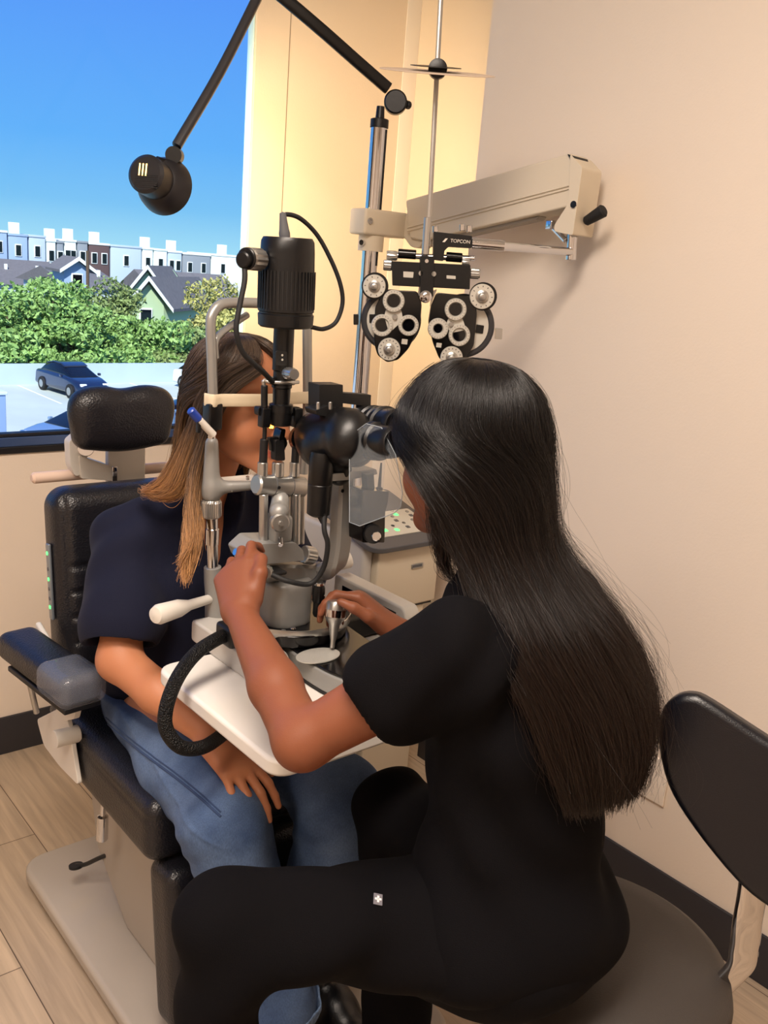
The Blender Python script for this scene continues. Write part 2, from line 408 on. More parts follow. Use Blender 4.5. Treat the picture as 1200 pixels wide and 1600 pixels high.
M_glass = bpy.data.materials.new('window_glass'); M_glass.use_nodes = True; nt = M_glass.node_tree; nt.nodes.clear()
o_ = nt.nodes.new('ShaderNodeOutputMaterial'); tr = nt.nodes.new('ShaderNodeBsdfTransparent'); gl = nt.nodes.new('ShaderNodeBsdfGlossy'); gl.inputs['Roughness'].default_value = .03
fr = nt.nodes.new('ShaderNodeFresnel'); fr.inputs[0].default_value = 1.12; mx = nt.nodes.new('ShaderNodeMixShader'); tr.inputs[0].default_value = (.97, 1, 1, 1)
nt.links.new(fr.outputs[0], mx.inputs[0]); nt.links.new(tr.outputs[0], mx.inputs[1]); nt.links.new(gl.outputs[0], mx.inputs[2]); nt.links.new(mx.outputs[0], o_.inputs[0])
wfr('window_pane', [((WX0 + .03, 2.598, WZ0 + .03), (WX1 - .003, 2.602, WZ1 - .03))], M_glass)
# outlet plate low on the right wall
ol = thing('outlet_plate', 'blank ivory cover plate low on the right wall', 'wall plate', (XR, 1.065, .29))
mn('plate', (XR - .008, 1.03, .287), (XR, 1.10, .402), mat('ivory_plate', 'efe3d4', .4), ol, bev=.002)
cyl('screw', (XR - .0075, 1.065, .30), (XR - .005, 1.065, .30), .0028, M_white, ol); cyl('screw', (XR - .0075, 1.065, .39), (XR - .005, 1.065, .39), .0028, M_white, ol)
# ceiling panel lamps (out of the photo, they light the room)
for cx in (.1, -1.2):
    t = thing('ceiling_light', 'recessed ceiling light panel ' + ('above the patient chair' if cx > 0 else 'near the left wall'), 'ceiling light', (cx, .5 if cx > 0 else .2, CEIL - .02))
    boxes('frame', [((cx - .6, t.location.y - .3, CEIL - .02), (cx + .6, t.location.y + .3, CEIL))], M_white, t)
    boxes('diffuser', [((cx - .57, t.location.y - .27, CEIL - .024), (cx + .57, t.location.y + .27, CEIL - .019))], mat('diffuser', 'fff1dc', .6, emit='fff0d8', estr=1.0), t)

# ------------------------------------------------------------------ outside the window
LOT = -5.5
M_conc = mat('sunlit_concrete', 'b9c2bd', .9, var=.08, vscale=.4)
struct(boxes('ground', [((-60, 18, LOT - .4), (80, 47, LOT))], M_conc), 'structure')
struct(boxes('ground_terrain', [((-160, 47, -9.2), (330, 330, -9))], mat('far_ground', '6c7468', 1)), 'structure')
struct(boxes('wall_parapet', [((-60, 46.0, LOT), (80, 46.3, LOT + 1.0))], mat('parapet_concrete', 'b4c6dc', .9, var=.05, vscale=.5)))
M_paint = mat('white_road_paint', 'e6e6e0', .8)
st = bpy.data.objects.new('ground_marking', None); COL.objects.link(st); st['kind'] = 'structure'; st.location = (14, 40, LOT)
for k in range(9):
    x = 6.5 + 2.9 * k
    bm = B(); f_prism(bm, [(x, 40.2, LOT + .005), (x + .12, 40.2, LOT + .005), (x + .12, 45.8, LOT + .005), (x, 45.8, LOT + .005)], (0, 0, .004)); link('line', me_of(bm), M_paint, st, smooth=False)
pl = at(4, 640, y=30.0)
c_ = thing('concrete_pier', 'pale blue-grey square pier at the left edge of the parking lot', 'pier', (7.8, 30, LOT))
mn('shaft', (7.9, 29.2, LOT), (9.35, 30.4, -3.25), mat('pier_paint', '7f97c0', .8), c_, bev=.02); mn('cap', (7.85, 29.15, -3.25), (9.4, 30.45, -3.15), mat('pier_cap', 'c8d4e2', .8), c_, bev=.02)

def car(name, label, pos, ang, paint, group=None):
    """lower body and greenhouse lofted from cross-sections"""
    t = thing(name, label, 'car', pos, group); R = Matrix.Rotation(ang, 3, 'Z'); P0 = Vector(pos)
    def W(x, y, z): return P0 + R @ Vector((x, y, z))
    def loft(nm, sec, m):
        bm = B(); rings = []
        for x, hw, z0, z1, rd in sec:
            poly = rpoly([(0, -hw, z0), (0, hw, z0), (0, hw * rd, z1), (0, -hw * rd, z1)], .16, 4)
            rings.append([bm.verts.new(W(x, q.y, q.z)) for q in poly])
        for p, q in zip(rings, rings[1:]):
            for k in range(len(p)): bm.faces.new((p[k], p[(k + 1) % len(p)], q[(k + 1) % len(p)], q[k]))
        bm.faces.new(rings[0]); bm.faces.new(rings[-1])
        return link(nm, me_of(bm, sharp=40), m, t)
    loft('car_body', [(-2.2, .72, .35, .8, .95), (-2.12, .86, .25, .93, .93), (-1.6, .9, .22, .98, .92), (-.6, .9, .22, .98, .93), (.7, .9, .22, .97, .93), (1.4, .88, .22, .9, .92), (1.95, .82, .25, .78, .9), (2.2, .66, .32, .62, .9)], paint)
    loft('cabin', [(-1.95, .70, .85, .98, .9), (-1.5, .76, .9, 1.30, .78), (-.8, .78, .9, 1.45, .74), (.0, .78, .9, 1.44, .74), (.55, .77, .9, 1.22, .78), (1.15, .74, .88, .95, .9)], M_lens)
    loft('car_roof', [(-1.45, .60, 1.28, 1.34, .95), (-.8, .60, 1.42, 1.48, .95), (0.0, .60, 1.41, 1.47, .95), (.32, .60, 1.31, 1.36, .95)], paint)
    for sx in (-1.35, 1.38):
        for sy in (-.84, .84):
            bm = B(); f_lathe(bm, W(sx, sy - .1, .33), R @ Vector((0, 1, 0)), [(0, .2), (0, .31), (.03, .335), (.17, .335), (.2, .31), (.2, .2)], 24); wh = link('wheel', me_of(bm), M_rubber, t)
            bm = B(); f_lathe(bm, W(sx, sy - .105, .33), R @ Vector((0, 1, 0)), [(0, 0), (0, .19), (.21, .19), (.21, 0)], 10); link('rim', me_of(bm), M_alu, wh)
    for sy in (-.55, .55):
        bm = B(); f_box(bm, W(2.0, sy, .68), (.22, .3, .13), R, .04); link('headlamp', me_of(bm), mat('headlamp_lens', 'dfe6ee', .1), t)
        bm = B(); f_box(bm, W(.72, sy * 1.75, .98), (.16, .12, .12), R, .03); link('mirror', me_of(bm), paint, t)
    bm = B(); f_box(bm, W(2.14, 0, .5), (.1, .8, .16), R, .03); link('grille', me_of(bm), M_blackm, t)
    return t
cp = at(92, 610, z=LOT)
car('parked_car', 'dark blue hatchback parked against the low concrete wall outside', (16.9, 43.0, LOT), math.radians(-84), mat('blue_car_paint', '1a2444', .25, metal=.4, coat=1))
car('parked_car', 'pale silver car roof just above the window sill behind the headrest', (12.6, 31.0, LOT), math.radians(195), mat('silver_car_paint', '8fa9c8', .3, metal=.5, coat=1))
car('parked_car', 'white car half hidden behind the patient\'s hair, by the low wall', (24.2, 42.6, LOT), math.radians(-75), mat('white_car_paint', 'e9eef2', .3, coat=1))
car('parked_car', 'grey-blue car low beside the patient\'s hair above the sill', (17.7, 32.8, LOT), math.radians(160), mat('grey_car_paint', '6683a8', .3, metal=.5, coat=1))

# trees: trunk, branches and a crown of real leaves
def leaf_mat(name, c): return mat(name, c, .6, var=.25, vscale=1.2)
LM = [leaf_mat('green_leaves', '8cae62'), leaf_mat('olive_leaves', '84965a'), leaf_mat('golden_green_leaves', 'b0ac64')]
M_bark = mat('bark', '5b4a3c', .9, bump=.4, bscale=8)
def tree(label, base, h, rad, lm, n=5200, leaf=.17, seed=1, nm='tree', group='trees beyond the parking lot'):
    r = np.random.default_rng(seed); b = Vector(base)
    t = thing(nm, label, 'tree', base, group)
    bm = B(); top = b + Vector((0, 0, h * .75)); f_tube(bm, spline([b, b + Vector((.1, 0, h * .3)), b + Vector((-.1, .1, h * .55)), top], 4), [.05 * h * (1 - i / 15) * .6 + .03 for i in range(13)], 8)
    cl = []
    for k in range(9):
        a = k * 2.4; q = Vector((math.cos(a) * rad * (.35 + .3 * r.random()), math.sin(a) * rad * (.35 + .3 * r.random()), h * (.42 + .45 * r.random())))
        cl.append((np.array(q), rad * (.36 + .2 * r.random())))
        f_tube(bm, spline([b + Vector((0, 0, h * .28)), b + Vector((q.x * .5, q.y * .5, h * .28 + (q.z - h * .28) * .65)), b + q], 3), [.09, .08, .07, .06, .05, .04, .03], 6)
    cl.append((np.array((0, 0, h * .82)), rad * .5)); cl.append((np.array((0, 0, h * .5)), rad * .6))
    link('trunk', me_of(bm), M_bark, t)
    m = n // len(cl); V = []
    for c, rr in cl:
        u = r.normal(size=(m, 3)); u /= np.linalg.norm(u, axis=1)[:, None]
        lump = .78 + .22 * np.sin(u[:, 0] * 5 + seed) * np.cos(u[:, 1] * 6 + u[:, 2] * 4)
        p = c + u * (rr * lump * r.uniform(.75, 1.05, m))[:, None] * np.array([1, 1, .85]); V.append(p)
    V = np.concatenate(V); N = len(V); s = leaf * r.uniform(.6, 1.3, N)
    a = r.normal(size=(N, 3)); a /= np.linalg.norm(a, axis=1)[:, None]; c2 = r.normal(size=(N, 3)); c2 = np.cross(a, c2); c2 /= np.linalg.norm(c2, axis=1)[:, None]
    q = np.stack([V + a * s[:, None], V + c2 * s[:, None] * .5, V - a * s[:, None], V - c2 * s[:, None] * .5], 1).reshape(-1, 3) + np.array(base)
    o = link('crown', np_mesh(q, np.arange(N * 4).reshape(-1, 4)), lm, t, smooth=False)
    return t
TR = [  # px, py of the crown top, distance y, crown radius, material, label
    (10, 412, 52, 3.1, 0, 'broad bright green tree at the left edge beyond the parking lot'),
    (62, 405, 53, 3.0, 0, 'tallest bright green tree beyond the lot, left of the dark hatchback roof'),
    (112, 440, 51, 2.5, 0, 'rounded green tree directly above the dark blue hatchback'),
    (150, 452, 54, 2.7, 0, 'shaded green tree right of the dark blue hatchback'),
    (170, 410, 69, 3.2, 1, 'grey-olive tree rising high in front of the townhouses'),
    (200, 470, 52, 2.6, 0, 'low green tree below the gabled house'),
    (245, 485, 51, 2.3, 0, 'loose green tree under the right gable wall'),
    (285, 478, 53, 2.2, 1, 'thin olive tree in front of the house porch'),
    (348, 405, 60, 3.4, 2, 'golden-lit tree beside the window\'s right edge'),
    (320, 470, 56, 2.4, 2, 'lower golden-green tree behind the patient'),
    (372, 470, 57, 2.4, 2, 'golden-green tree seen beside the lamp housing cable'),
]
for i, (px, py, yy, rd, k, lb) in enumerate(TR):
    tp = at(px, py, y=yy); zb = -9.0
    tree(lb, (tp.x, tp.y, zb), (tp.z - zb) * .93, rd, LM[k], seed=i + 3)
for i, (px, py, yy) in enumerate([(22, 520, 49.5), (75, 525, 49.8), (120, 530, 49.3), (165, 528, 49.9), (210, 530, 49.4), (255, 532, 49.6), (300, 536, 49.5)]):
    tp = at(px, py, y=yy)
    tree('low green shrub just behind the low concrete wall', (tp.x, tp.y, -9), (tp.z + 9) * .95, 1.7, LM[0 if i < 5 else 1], n=2600, seed=40 + i, nm='shrub', group='shrubs behind the low wall')
# houses
def winrow(t, pts, y, m):
    for (x0, z0, x1, z1) in pts:
        f = mn('window', (x0, y - .12, z0), (x1, y, z1), m, t, bev=.02); mn('pane', (x0 + .12, y - .14, z0 + .12), (x1 - .12, y - .11, z1 - .12), M_lens, f, bev=0)
M_winw = mat('white_window_trim', 'eef2f0', .6)
i_ = [0]
def town(px0, px1, ptop, pbot, y, m, label, wins=2, chim=True, side=None):
    a = at(px0, ptop, y=y) + Vector((.14, 0, 0)); b = at(px1, ptop, y=y) - Vector((.14, 0, 0)); zt = a.z * .5 + b.z * .5
    i_[0] += 1
    t = thing('townhouse', label, 'building', ((a.x + b.x) / 2, y + 4, -9), 'townhouses on the skyline')
    mn('wall', (a.x, y, -9), (b.x, y + 9, zt), m, t, bev=.03); mn('parapet', (a.x - .1, y - .1, zt), (b.x + .1, y + 9.1, zt + .35), M_winw if wins > 1 else m, t, bev=.02)
    if chim and i_[0] % 2 == 0:
        mn('chimney', (a.x + .25 * (b.x - a.x), y + 1, zt), (a.x + .25 * (b.x - a.x) + 1.3, y + 2.3, zt + 2.0), M_winw, t, bev=.03)
    wz = zt - 3.0; W_ = b.x - a.x
    winrow(t, [(a.x + W_ * (k + .5) / wins - .5, wz, a.x + W_ * (k + .5) / wins + .5, wz + 1.8) for k in range(wins)], y, M_winw)
    return t
Mb = {k: mat('stucco_' + k, c, .85) for k, c in dict(blue='9db4d2', white='e6f0ee', grey='8e949c', brown='5e4a4a', pale='b9c8da').items()}  # sun and shade on the fronts put into the white and bluish tones
TW = [(-40, 12, 362, 0, 'blue', 2), (12, 44, 369, 0, 'blue', 1), (44, 72, 371, 0, 'pale', 1), (72, 88, 378, 1, 'white', 1), (88, 100, 380, 0, 'grey', 1), (100, 120, 378, 1, 'white', 2), (120, 138, 380, 0, 'grey', 1),
      (138, 172, 383, 0, 'brown', 2), (172, 222, 387, 0, 'pale', 1), (222, 240, 390, 1, 'white', 1), (240, 262, 392, 1, 'white', 1), (262, 285, 395, 0, 'pale', 2), (285, 330, 399, 0, 'grey', 2), (330, 400, 402, 1, 'white', 2)]
desc = ['townhouse in pale blue shade at the far left of the skyline', 'townhouse in blue-grey shade with a flat roof and one small window', 'townhouse in pale blue shade beside the white stair tower', 'narrow white townhouse tower catching sun', 'slim grey townhouse between two white ones', 'white sunlit townhouse with two windows', 'grey townhouse left of the brown one', 'dark brown townhouse on the skyline',
        'wide pale townhouse right of the brown one', 'narrow white townhouse above the gabled house', 'white townhouse with a chimney above the gable ridge', 'pale townhouse right of the white pair', 'grey townhouse low on the skyline behind the lamp glow', 'white townhouse behind the golden tree']
for i, ((a, b, tp_, near, k, wn), ds) in enumerate(zip(TW, desc)): town(a, b, tp_, 0, 150, Mb[k], ds, wn, True)
M_shingle = mat('brown_shingles', '6e6a6c', .9, var=.12, vscale=3)
M_yel = mat('pale_green_siding', 'b9cfa6', .8)
def gable(label, px0, px1, peak, eave, y, depth, ridge_r, mw):
    a = at(px0, eave, y=y); b = at(px1, eave, y=y); pk = at((px0 + px1) / 2, peak, y=y); xm = (a.x + b.x) / 2; ze = (a.z + b.z) / 2
    t = thing('gabled_house', label, 'house', (xm, y + 3, -9)); D_ = Vector(depth)
    prism('wall', [(a.x, y, -9), (b.x, y, -9), (b.x, y, ze), (xm, y, pk.z), (a.x, y, ze)], D_, mw, t)
    bm = B()
    for s, e in ((-1, a), (1, b)):
        ex = e.x + s * .6; ez = ze - .6 * (pk.z - ze) / ((b.x - a.x) / 2)
        f_prism(bm, [(xm, y - .5, pk.z + .05), (ex, y - .5, ez + .05), (ex, y - .5, ez + .3), (xm, y - .5, pk.z + .35)], D_ + Vector((0, .8, 0)))
    link('roof', me_of(bm), M_shingle, t, smooth=False)
    bm = B()
    for s, e in ((-1, a), (1, b)):
        ex = e.x + s * .62; ez = ze - .62 * (pk.z - ze) / ((b.x - a.x) / 2)
        f_prism(bm, [(xm, y - .62, pk.z + .0), (ex, y - .62, ez), (ex, y - .62, ez + .36), (xm, y - .62, pk.z + .4)], (0, .1, 0))
    link('barge_board', me_of(bm), M_winw, t, smooth=False)
    winrow(t, [(xm - .6, ze - 1.9, xm + .6, ze - .4)], y, M_winw)
    return t
gable('pale green house with steep gable and white barge boards', 198, 256, 438, 474, 75, (9, 7, 0), 0, M_yel)
gable('smaller gabled house peak just behind the pale green gable', 206, 246, 420, 446, 85, (5, 4, 0), 0, M_yel)
gable('small blue gabled dormer house among the roofs at left', 100, 140, 407, 421, 95, (1, 6, 0), 0, Mb['blue'])
def slope_roof(label, px0, px1, top, bot, y, hd=9):
    a = at(px0, bot, y=y); b = at(px1, bot, y=y); c = at(px0, top, y=y + hd)
    t = thing('shingle_roofed_house', label, 'house', ((a.x + b.x) / 2, y + 4, -9))
    mn('wall', (a.x, y, -9), (b.x, y + 2 * hd - 2, a.z - .1), Mb['pale'], t, bev=.02)
    prism('roof', [(a.x - .4, y - .5, a.z - .1), (a.x - .4, y + hd, c.z), (a.x - .4, y + 2 * hd, a.z - .1)], (b.x - a.x + .8, 0, 0), M_shingle, t)
    for k in range(3):
        x = a.x + (b.x - a.x) * (.2 + .3 * k); mn('vent_pipe', (x, y + 5, (a.z + c.z) / 2), (x + .35, y + 5.35, (a.z + c.z) / 2 + .9), M_winw, t, bev=.02)
    return t
slope_roof('long brown shingle roof behind the green trees at left', -60, 110, 400, 440, 126)
slope_roof('second brown shingle roof in the middle distance below the brown townhouse', 114, 196, 418, 448, 104)
slope_roof('big brown roof right of the pale green gable', 250, 380, 423, 462, 92, 5.5)
tube('utility_pole', [at(137, 470, y=60) - Vector((0, 0, 4)), at(137, 392, y=60)], .11, M_bark, None, 8, 2)
tag(bpy.data.objects['utility_pole'], 'slim wooden utility pole in front of the roofs', 'pole')
# ------------------------------------------------------------------ examination chair (faces -Y, towards the stool)
def cushion(name, c, half, r, m, parent, R=None, vox=.006, extra=None, post=None, k=.02):
    s = SDF(vox); s.bx(c, half, r, R, k)
    if extra: extra(s)
    p, q = s.mesh(); p = lap(p, q, 2)
    if post: p = post(p, vnormals(p, q))
    return link(name, np_mesh(p, q), m, parent)
CX = .885
ch = thing('exam_chair', 'dark leather reclining exam chair on a grey base plate under the window', 'exam chair', (CX, 1.65, 0))
# base plate: a low rounded slab
bm = B(); f_prism(bm, rpoly([(.635, 1.0, .012), (1.17, 1.0, .012), (1.17, 1.985, .012), (.635, 1.985, .012)], .07, 8), (0, 0, .035))
link('base_plate', me_of(bm), mat('base_plate_enamel', 'a9a096', .45, var=.04, vscale=4), ch, bevel=.012, seg=4)
bm = B(); f_prism(bm, rpoly([(.65, 1.015, 0), (1.155, 1.015, 0), (1.155, 1.97, 0), (.65, 1.97, 0)], .06, 6), (0, 0, .014)); link('base_pad', me_of(bm), M_rubber, ch)
# lift link: slanted box leaning back to the seat
M_link = mat('lift_cover_enamel', '9f968c', .45)
bm = B(); f_prism(bm, [(.745, 1.27, .047), (.745, 1.62, .047), (.745, 1.78, .16), (.745, 1.84, .36), (.745, 1.70, .43), (.745, 1.42, .43), (.745, 1.36, .24)], (.29, 0, 0))
link('lift_cover', me_of(bm), M_link, ch, bevel=.012, seg=3)
bm = B(); f_prism(bm, [(.737, 1.36, .05), (.737, 1.43, .05), (.737, 1.43, .20), (.737, 1.36, .20)], (.31, 0, 0)); link('lift_cover_rib', me_of(bm), M_link, ch, bevel=.006)
tube('pedal_lever', [(.705, 1.80, .115), (.72, 1.78, .125), (.74, 1.74, .16), (.78, 1.70, .19)], .005, M_blackm, ch); lathe('pedal_pad', (.705, 1.80, .11), (0, .2, 1), [(0, 0), (.001, .016), (.007, .016), (.008, 0)], M_rubber, ch)
lathe('height_lever', at(159, 1312, y=1.62), (at(161, 1268, y=1.62) - at(159, 1312, y=1.62)), [(0, .0), (.0, .011), (.003, .0125), (.055, .0115), (.058, .006), (.12, .005)], M_chrome, ch)
# seat
def seat_post(p, n):
    w_ = np.exp(-((p[:, 2] - .53) / .03) ** 2) * (np.abs(p[:, 0] - CX) < .16)
    p = p + n * (-.003 * np.exp(-((p[:, 2] - .505) / .004) ** 2) * (np.abs(n[:, 2]) < .7))[:, None]
    return p + n * (.003 * np.cos(p[:, 1] * 90) * (n[:, 2] > .8) * w_ * .8)[:, None]
cushion('seat', (CX, 1.585, .475), (.200, .225, .035), .03, M_leather, ch, post=seat_post)
mn('seat_pan', (CX - .20, 1.40, .405), (CX + .20, 1.80, .425), M_link, ch, bev=.006)
# leg rest pad hanging from the seat front
Rl = Matrix.Rotation(math.radians(-8), 3, 'X')
cushion('leg_rest', (CX, 1.315, .245), (.185, .022, .14), .026, M_leather, ch, R=Rl)
bm = B(); f_box(bm, (CX, 1.355, .34), (.30, .02, .18), Rl, .004); link('leg_rest_bracket', me_of(bm), M_link, ch)
# backrest, slightly reclined, with horizontal channels
Rb = Matrix.Rotation(math.radians(-6), 3, 'X')
def back_post(p, n):
    d = np.zeros(len(p)); front = (n[:, 1] < -.5)
    for z in (.84, .785, .73, .675, .62): d -= .006 * np.exp(-((p[:, 2] - z) / .006) ** 2)
    ins = (np.abs(p[:, 0] - CX) < .185)
    p = p + n * (d * front * ins)[:, None]
    return p + n * (-.004 * np.exp(-((np.abs(p[:, 0] - CX) - .19) / .005) ** 2) * (front & (p[:, 2] > .55)))[:, None]
cushion('backrest', (CX, 1.845, .765), (.165, .010, .19), .045, M_leather, ch, R=Rb, post=back_post)
bm = B(); f_box(bm, (CX, 1.905, .76), (.34, .02, .40), Rb, .008, 4); link('back_shell', me_of(bm), M_greyd, ch)
# control strip on the side of the backrest
sx = CX - .214
cs = box('control_strip', (sx, 1.842, .80), (.006, .018, .165), mat('control_strip_metal', '8c949c', .35, metal=.6), ch, R=Rb, bev=.002)
for z, on in ((.862, 1), (.828, 0), (.806, 1), (.785, 0), (.764, 0), (.745, 1)):
    lathe('led' if on else 'button', (sx - .0025, 1.842 - (z - .8) * -.105, z), (-1, 0, 0), [(0, 0), (0, .0042), (.0015, .004), (.002, 0)], M_led if on else M_greyd, cs, 12)
# push bar behind the back
bm = B(); f_cyl(bm, (.675, 1.955, 1.0), (1.10, 1.955, 1.0), .0125, None, 24, .005); link('push_bar', me_of(bm), mat('push_bar_enamel', 'd9bfae', .45), ch)
# head rest and its bracket
hp = at(190, 655, y=1.86)
def hr(s):
    c = hp
    s.ell(c + Vector((-.052, -.006, .020)), (.062, .030, .050), k=.03); s.ell(c + Vector((.052, -.006, .020)), (.062, .030, .050), k=.03); s.ell(c + Vector((0, .0, -.022)), (.085, .030, .042), k=.03)
cushion('headrest', hp, (.082, .004, .034), .026, M_leather, ch, extra=hr, vox=.005, k=.03)
a1 = Vector((.800, 1.93, 1.085)); bm = B()
pr_ = [at(x, y, y=1.93) for x, y in ((108, 690), (125, 675), (140, 700), (132, 740), (118, 745), (110, 728))]
f_prism(bm, rpoly(pr_, .006, 3), (0, .03, 0)); link('headrest_bracket', me_of(bm), M_white, ch, bevel=.003)
pr_ = [at(x, y, y=1.925) for x, y in ((124, 712), (172, 728), (186, 740), (187, 752), (127, 748))]
bm = B(); f_prism(bm, rpoly(pr_, .004, 3), (0, .035, 0)); link('headrest_arm', me_of(bm), M_white, ch, bevel=.003)
bm = B(); f_box(bm, at(179, 742, y=1.922), (.012, .006, .04), None, .002); link('headrest_clamp', me_of(bm), M_chrome, ch)
cyl('headrest_pivot', at(134, 700, y=1.905), at(134, 700, y=1.95), .018, M_chrome, ch)
cyl('headrest_stem', Vector((hp.x - .02, 1.89, hp.z)), Vector((hp.x - .04, 1.94, 1.08)), .012, M_blackm, ch)
mn('back_post', (CX - .045, 1.935, .55), (CX + .045, 1.955, 1.06), M_white, ch, bev=.004)
# armrests on tilting brackets
def armrest(sgn):
    x = CX + sgn * .280
    p0 = Vector((x, 1.68, .69)); Ra = Matrix.Rotation(math.radians(6 * sgn * -1), 3, 'Z')
    a = cushion('armrest', p0, (.022, .125, .008), .022, M_leather, ch, R=Ra)
    bm = B(); f_box(bm, p0 + Ra @ Vector((0, -.095, 0)), (.098, .118, .068), Ra, .022, 5); link('clear_cover', me_of(bm), M_clear, a)
    bm = B(); f_box(bm, p0 + Ra @ Vector((0, -.02, -.037)), (.075, .24, .012), Ra, .003); link('armrest_rail', me_of(bm), M_blackm, ch)
    bm = B(); f_prism(bm, rpoly([(x + .018, q.y, q.z) for q in [at(a, b, x=.62) for a, b in ((64, 1070), (97, 1078), (104, 1104), (116, 1110), (113, 1124), (96, 1128), (87, 1112), (78, 1092))]], .006, 3), (.012, 0, 0)); link('arm_bracket', me_of(bm), M_white, ch, bevel=.002)
    bm = B(); f_prism(bm, rpoly([(x + .035, q.y, q.z) for q in [at(a, b, x=.64) for a, b in ((57, 1124), (97, 1104), (106, 1128), (122, 1228), (92, 1197), (68, 1165))]], .012, 4), (.010, 0, 0)); link('arm_support', me_of(bm), M_white, ch, bevel=.002)
    cyl('arm_pivot', (x + .005, 1.665, .53), (x + .055, 1.665, .53), .018, M_white, ch)
    cyl('arm_spring', (x - .02, 1.735, .645), (x - .005, 1.735, .56), .006, M_alu, ch)
    bm = B(); f_box(bm, (x + .035, 1.80, .70), (.012, .07, .02), Matrix.Rotation(.3, 3, 'X'), .004); link('arm_hinge', me_of(bm), M_white, ch)
armrest(-1); armrest(1)

# ------------------------------------------------------------------ doctor's stool with a swing-round backrest
st = thing('rolling_stool', 'round grey-brown stool with a chrome-armed dark backrest', 'stool', (1.077, .676, 0))
bm = B(); f_lathe(bm, (1.077, .676, .441), (0, 0, 1), [(0, 0), (0, .19), (.012, .205), (.035, .216), (.058, .210), (.072, .190), (.078, .15), (.079, 0)], 64); link('seat', me_of(bm, sharp=80), M_leather2, st)
cyl('seat_plate', (1.077, .676, .42), (1.077, .676, .445), .12, M_blackm, st)
cyl('gas_lift', (1.077, .676, .12), (1.077, .676, .43), .025, M_chrome, st); cyl('gas_lift_sleeve', (1.077, .676, .08), (1.077, .676, .24), .035, M_blackm, st)
for k in range(5):
    a = k * 2 * math.pi / 5 + .3; e = Vector((1.077 + .27 * math.cos(a), .676 + .27 * math.sin(a), .075))
    bm = B(); f_tube(bm, [Vector((1.077, .676, .12)), Vector((1.077, .676, .12)) * .5 + e * .5 + Vector((0, 0, .008)), e], [.022, .018, .014], 12); lg = link('base_leg', me_of(bm), M_chrome, st)
    bm = B(); t_ = Vector((-math.sin(a), math.cos(a), 0))
    for s_ in (-1, 1): f_cyl(bm, e + t_ * .009 * s_ + Vector((0, 0, -.05)), e + t_ * .024 * s_ + Vector((0, 0, -.05)), .025, None, 20, .004)
    f_cyl(bm, e + Vector((0, 0, -.05)), e, .006); link('caster', me_of(bm), M_rubber, lg)
# backrest pad: outline in its own plane
bc = at(1135, 1235, d=1.26); ux = Vector((.30, -.93, -.28)).normalized(); uz = Vector((.12, .05, 1)).normalized(); un = ux.cross(uz).normalized(); uz = un.cross(ux)
Rp = Matrix((ux, un, uz)).transposed()
ol_ = [(1030, 1150), (1036, 1108), (1056, 1086), (1082, 1081), (1112, 1093), (1200, 1150), (1270, 1190), (1310, 1260), (1325, 1360), (1300, 1430), (1250, 1436), (1200, 1412), (1150, 1370), (1085, 1290), (1045, 1222)]
bp2 = [CAM + ray(a, b) * ((bc - CAM).dot(un) / ray(a, b).dot(un)) for a, b in ol_]
if un.dot(CAM - bc) < 0: un = -un
bm = B(); f_prism(bm, spline([q + un * .016 for q in bp2], 4, True), -un * .034); bpad = link('backrest', me_of(bm), mat('blue_black_vinyl', '090b14', .30, bump=.2, bscale=500), st, bevel=.013, seg=5)
A = [at(1175, 1400, d=1.33), at(1168, 1440, d=1.34), at(1163, 1480, d=1.36), at(1150, 1518, d=1.38), Vector((1.19, .56, .425)), Vector((1.10, .65, .425))]
A[0:0] = [at(1185, 1330, d=1.31)]
tube('backrest_arm', A, 0, M_chrome, st, n=20, flat=(.042, .014, (0.77, -.63, 0.1)))
# ------------------------------------------------------------------ instrument stand: cabinet, pole, counterbalanced arm
PX, PY = 1.600, 2.0
sd = thing('instrument_stand', 'cream instrument stand with a lit touch panel, chrome pole and long cream arm', 'instrument stand', (PX, PY, 0))
M_cr = M_cream
y0 = 1.76; fl = at(592, 865, y=y0); frr = at(687, 862, y=y0); bl = at(603, 955, y=y0)
zt, zb = .775, at(603, 955, y=y0).z
mn('upper_cabinet', (fl.x, y0, zb), (frr.x, y0 + .33, zt), M_cr, sd, bev=.006)
mn('cabinet_gap', (fl.x + .004, y0 + .006, zb - .006), (frr.x - .01, y0 + .3, zb), M_blackm, sd, bev=0)
mn('lower_cabinet', (fl.x + .01, y0 + .012, .02), (frr.x - .03, y0 + .33, zb - .006), M_cr, sd, bev=.006)
mn('cabinet_side', (fl.x - .035, y0 + .02, .02), (fl.x + .0, y0 + .42, zt + .02), mat('cabinet_side_grey', 'b9b5b0', .5), sd, bev=.01)
bx_ = box('name_plate', at(652, 884, y=y0 - .002), (.042, .004, .014), M_alu, sd); box('name_plate_inlay', at(652, 884, y=y0 - .0045), (.034, .002, .007), M_greyd, bx_, bev=0)
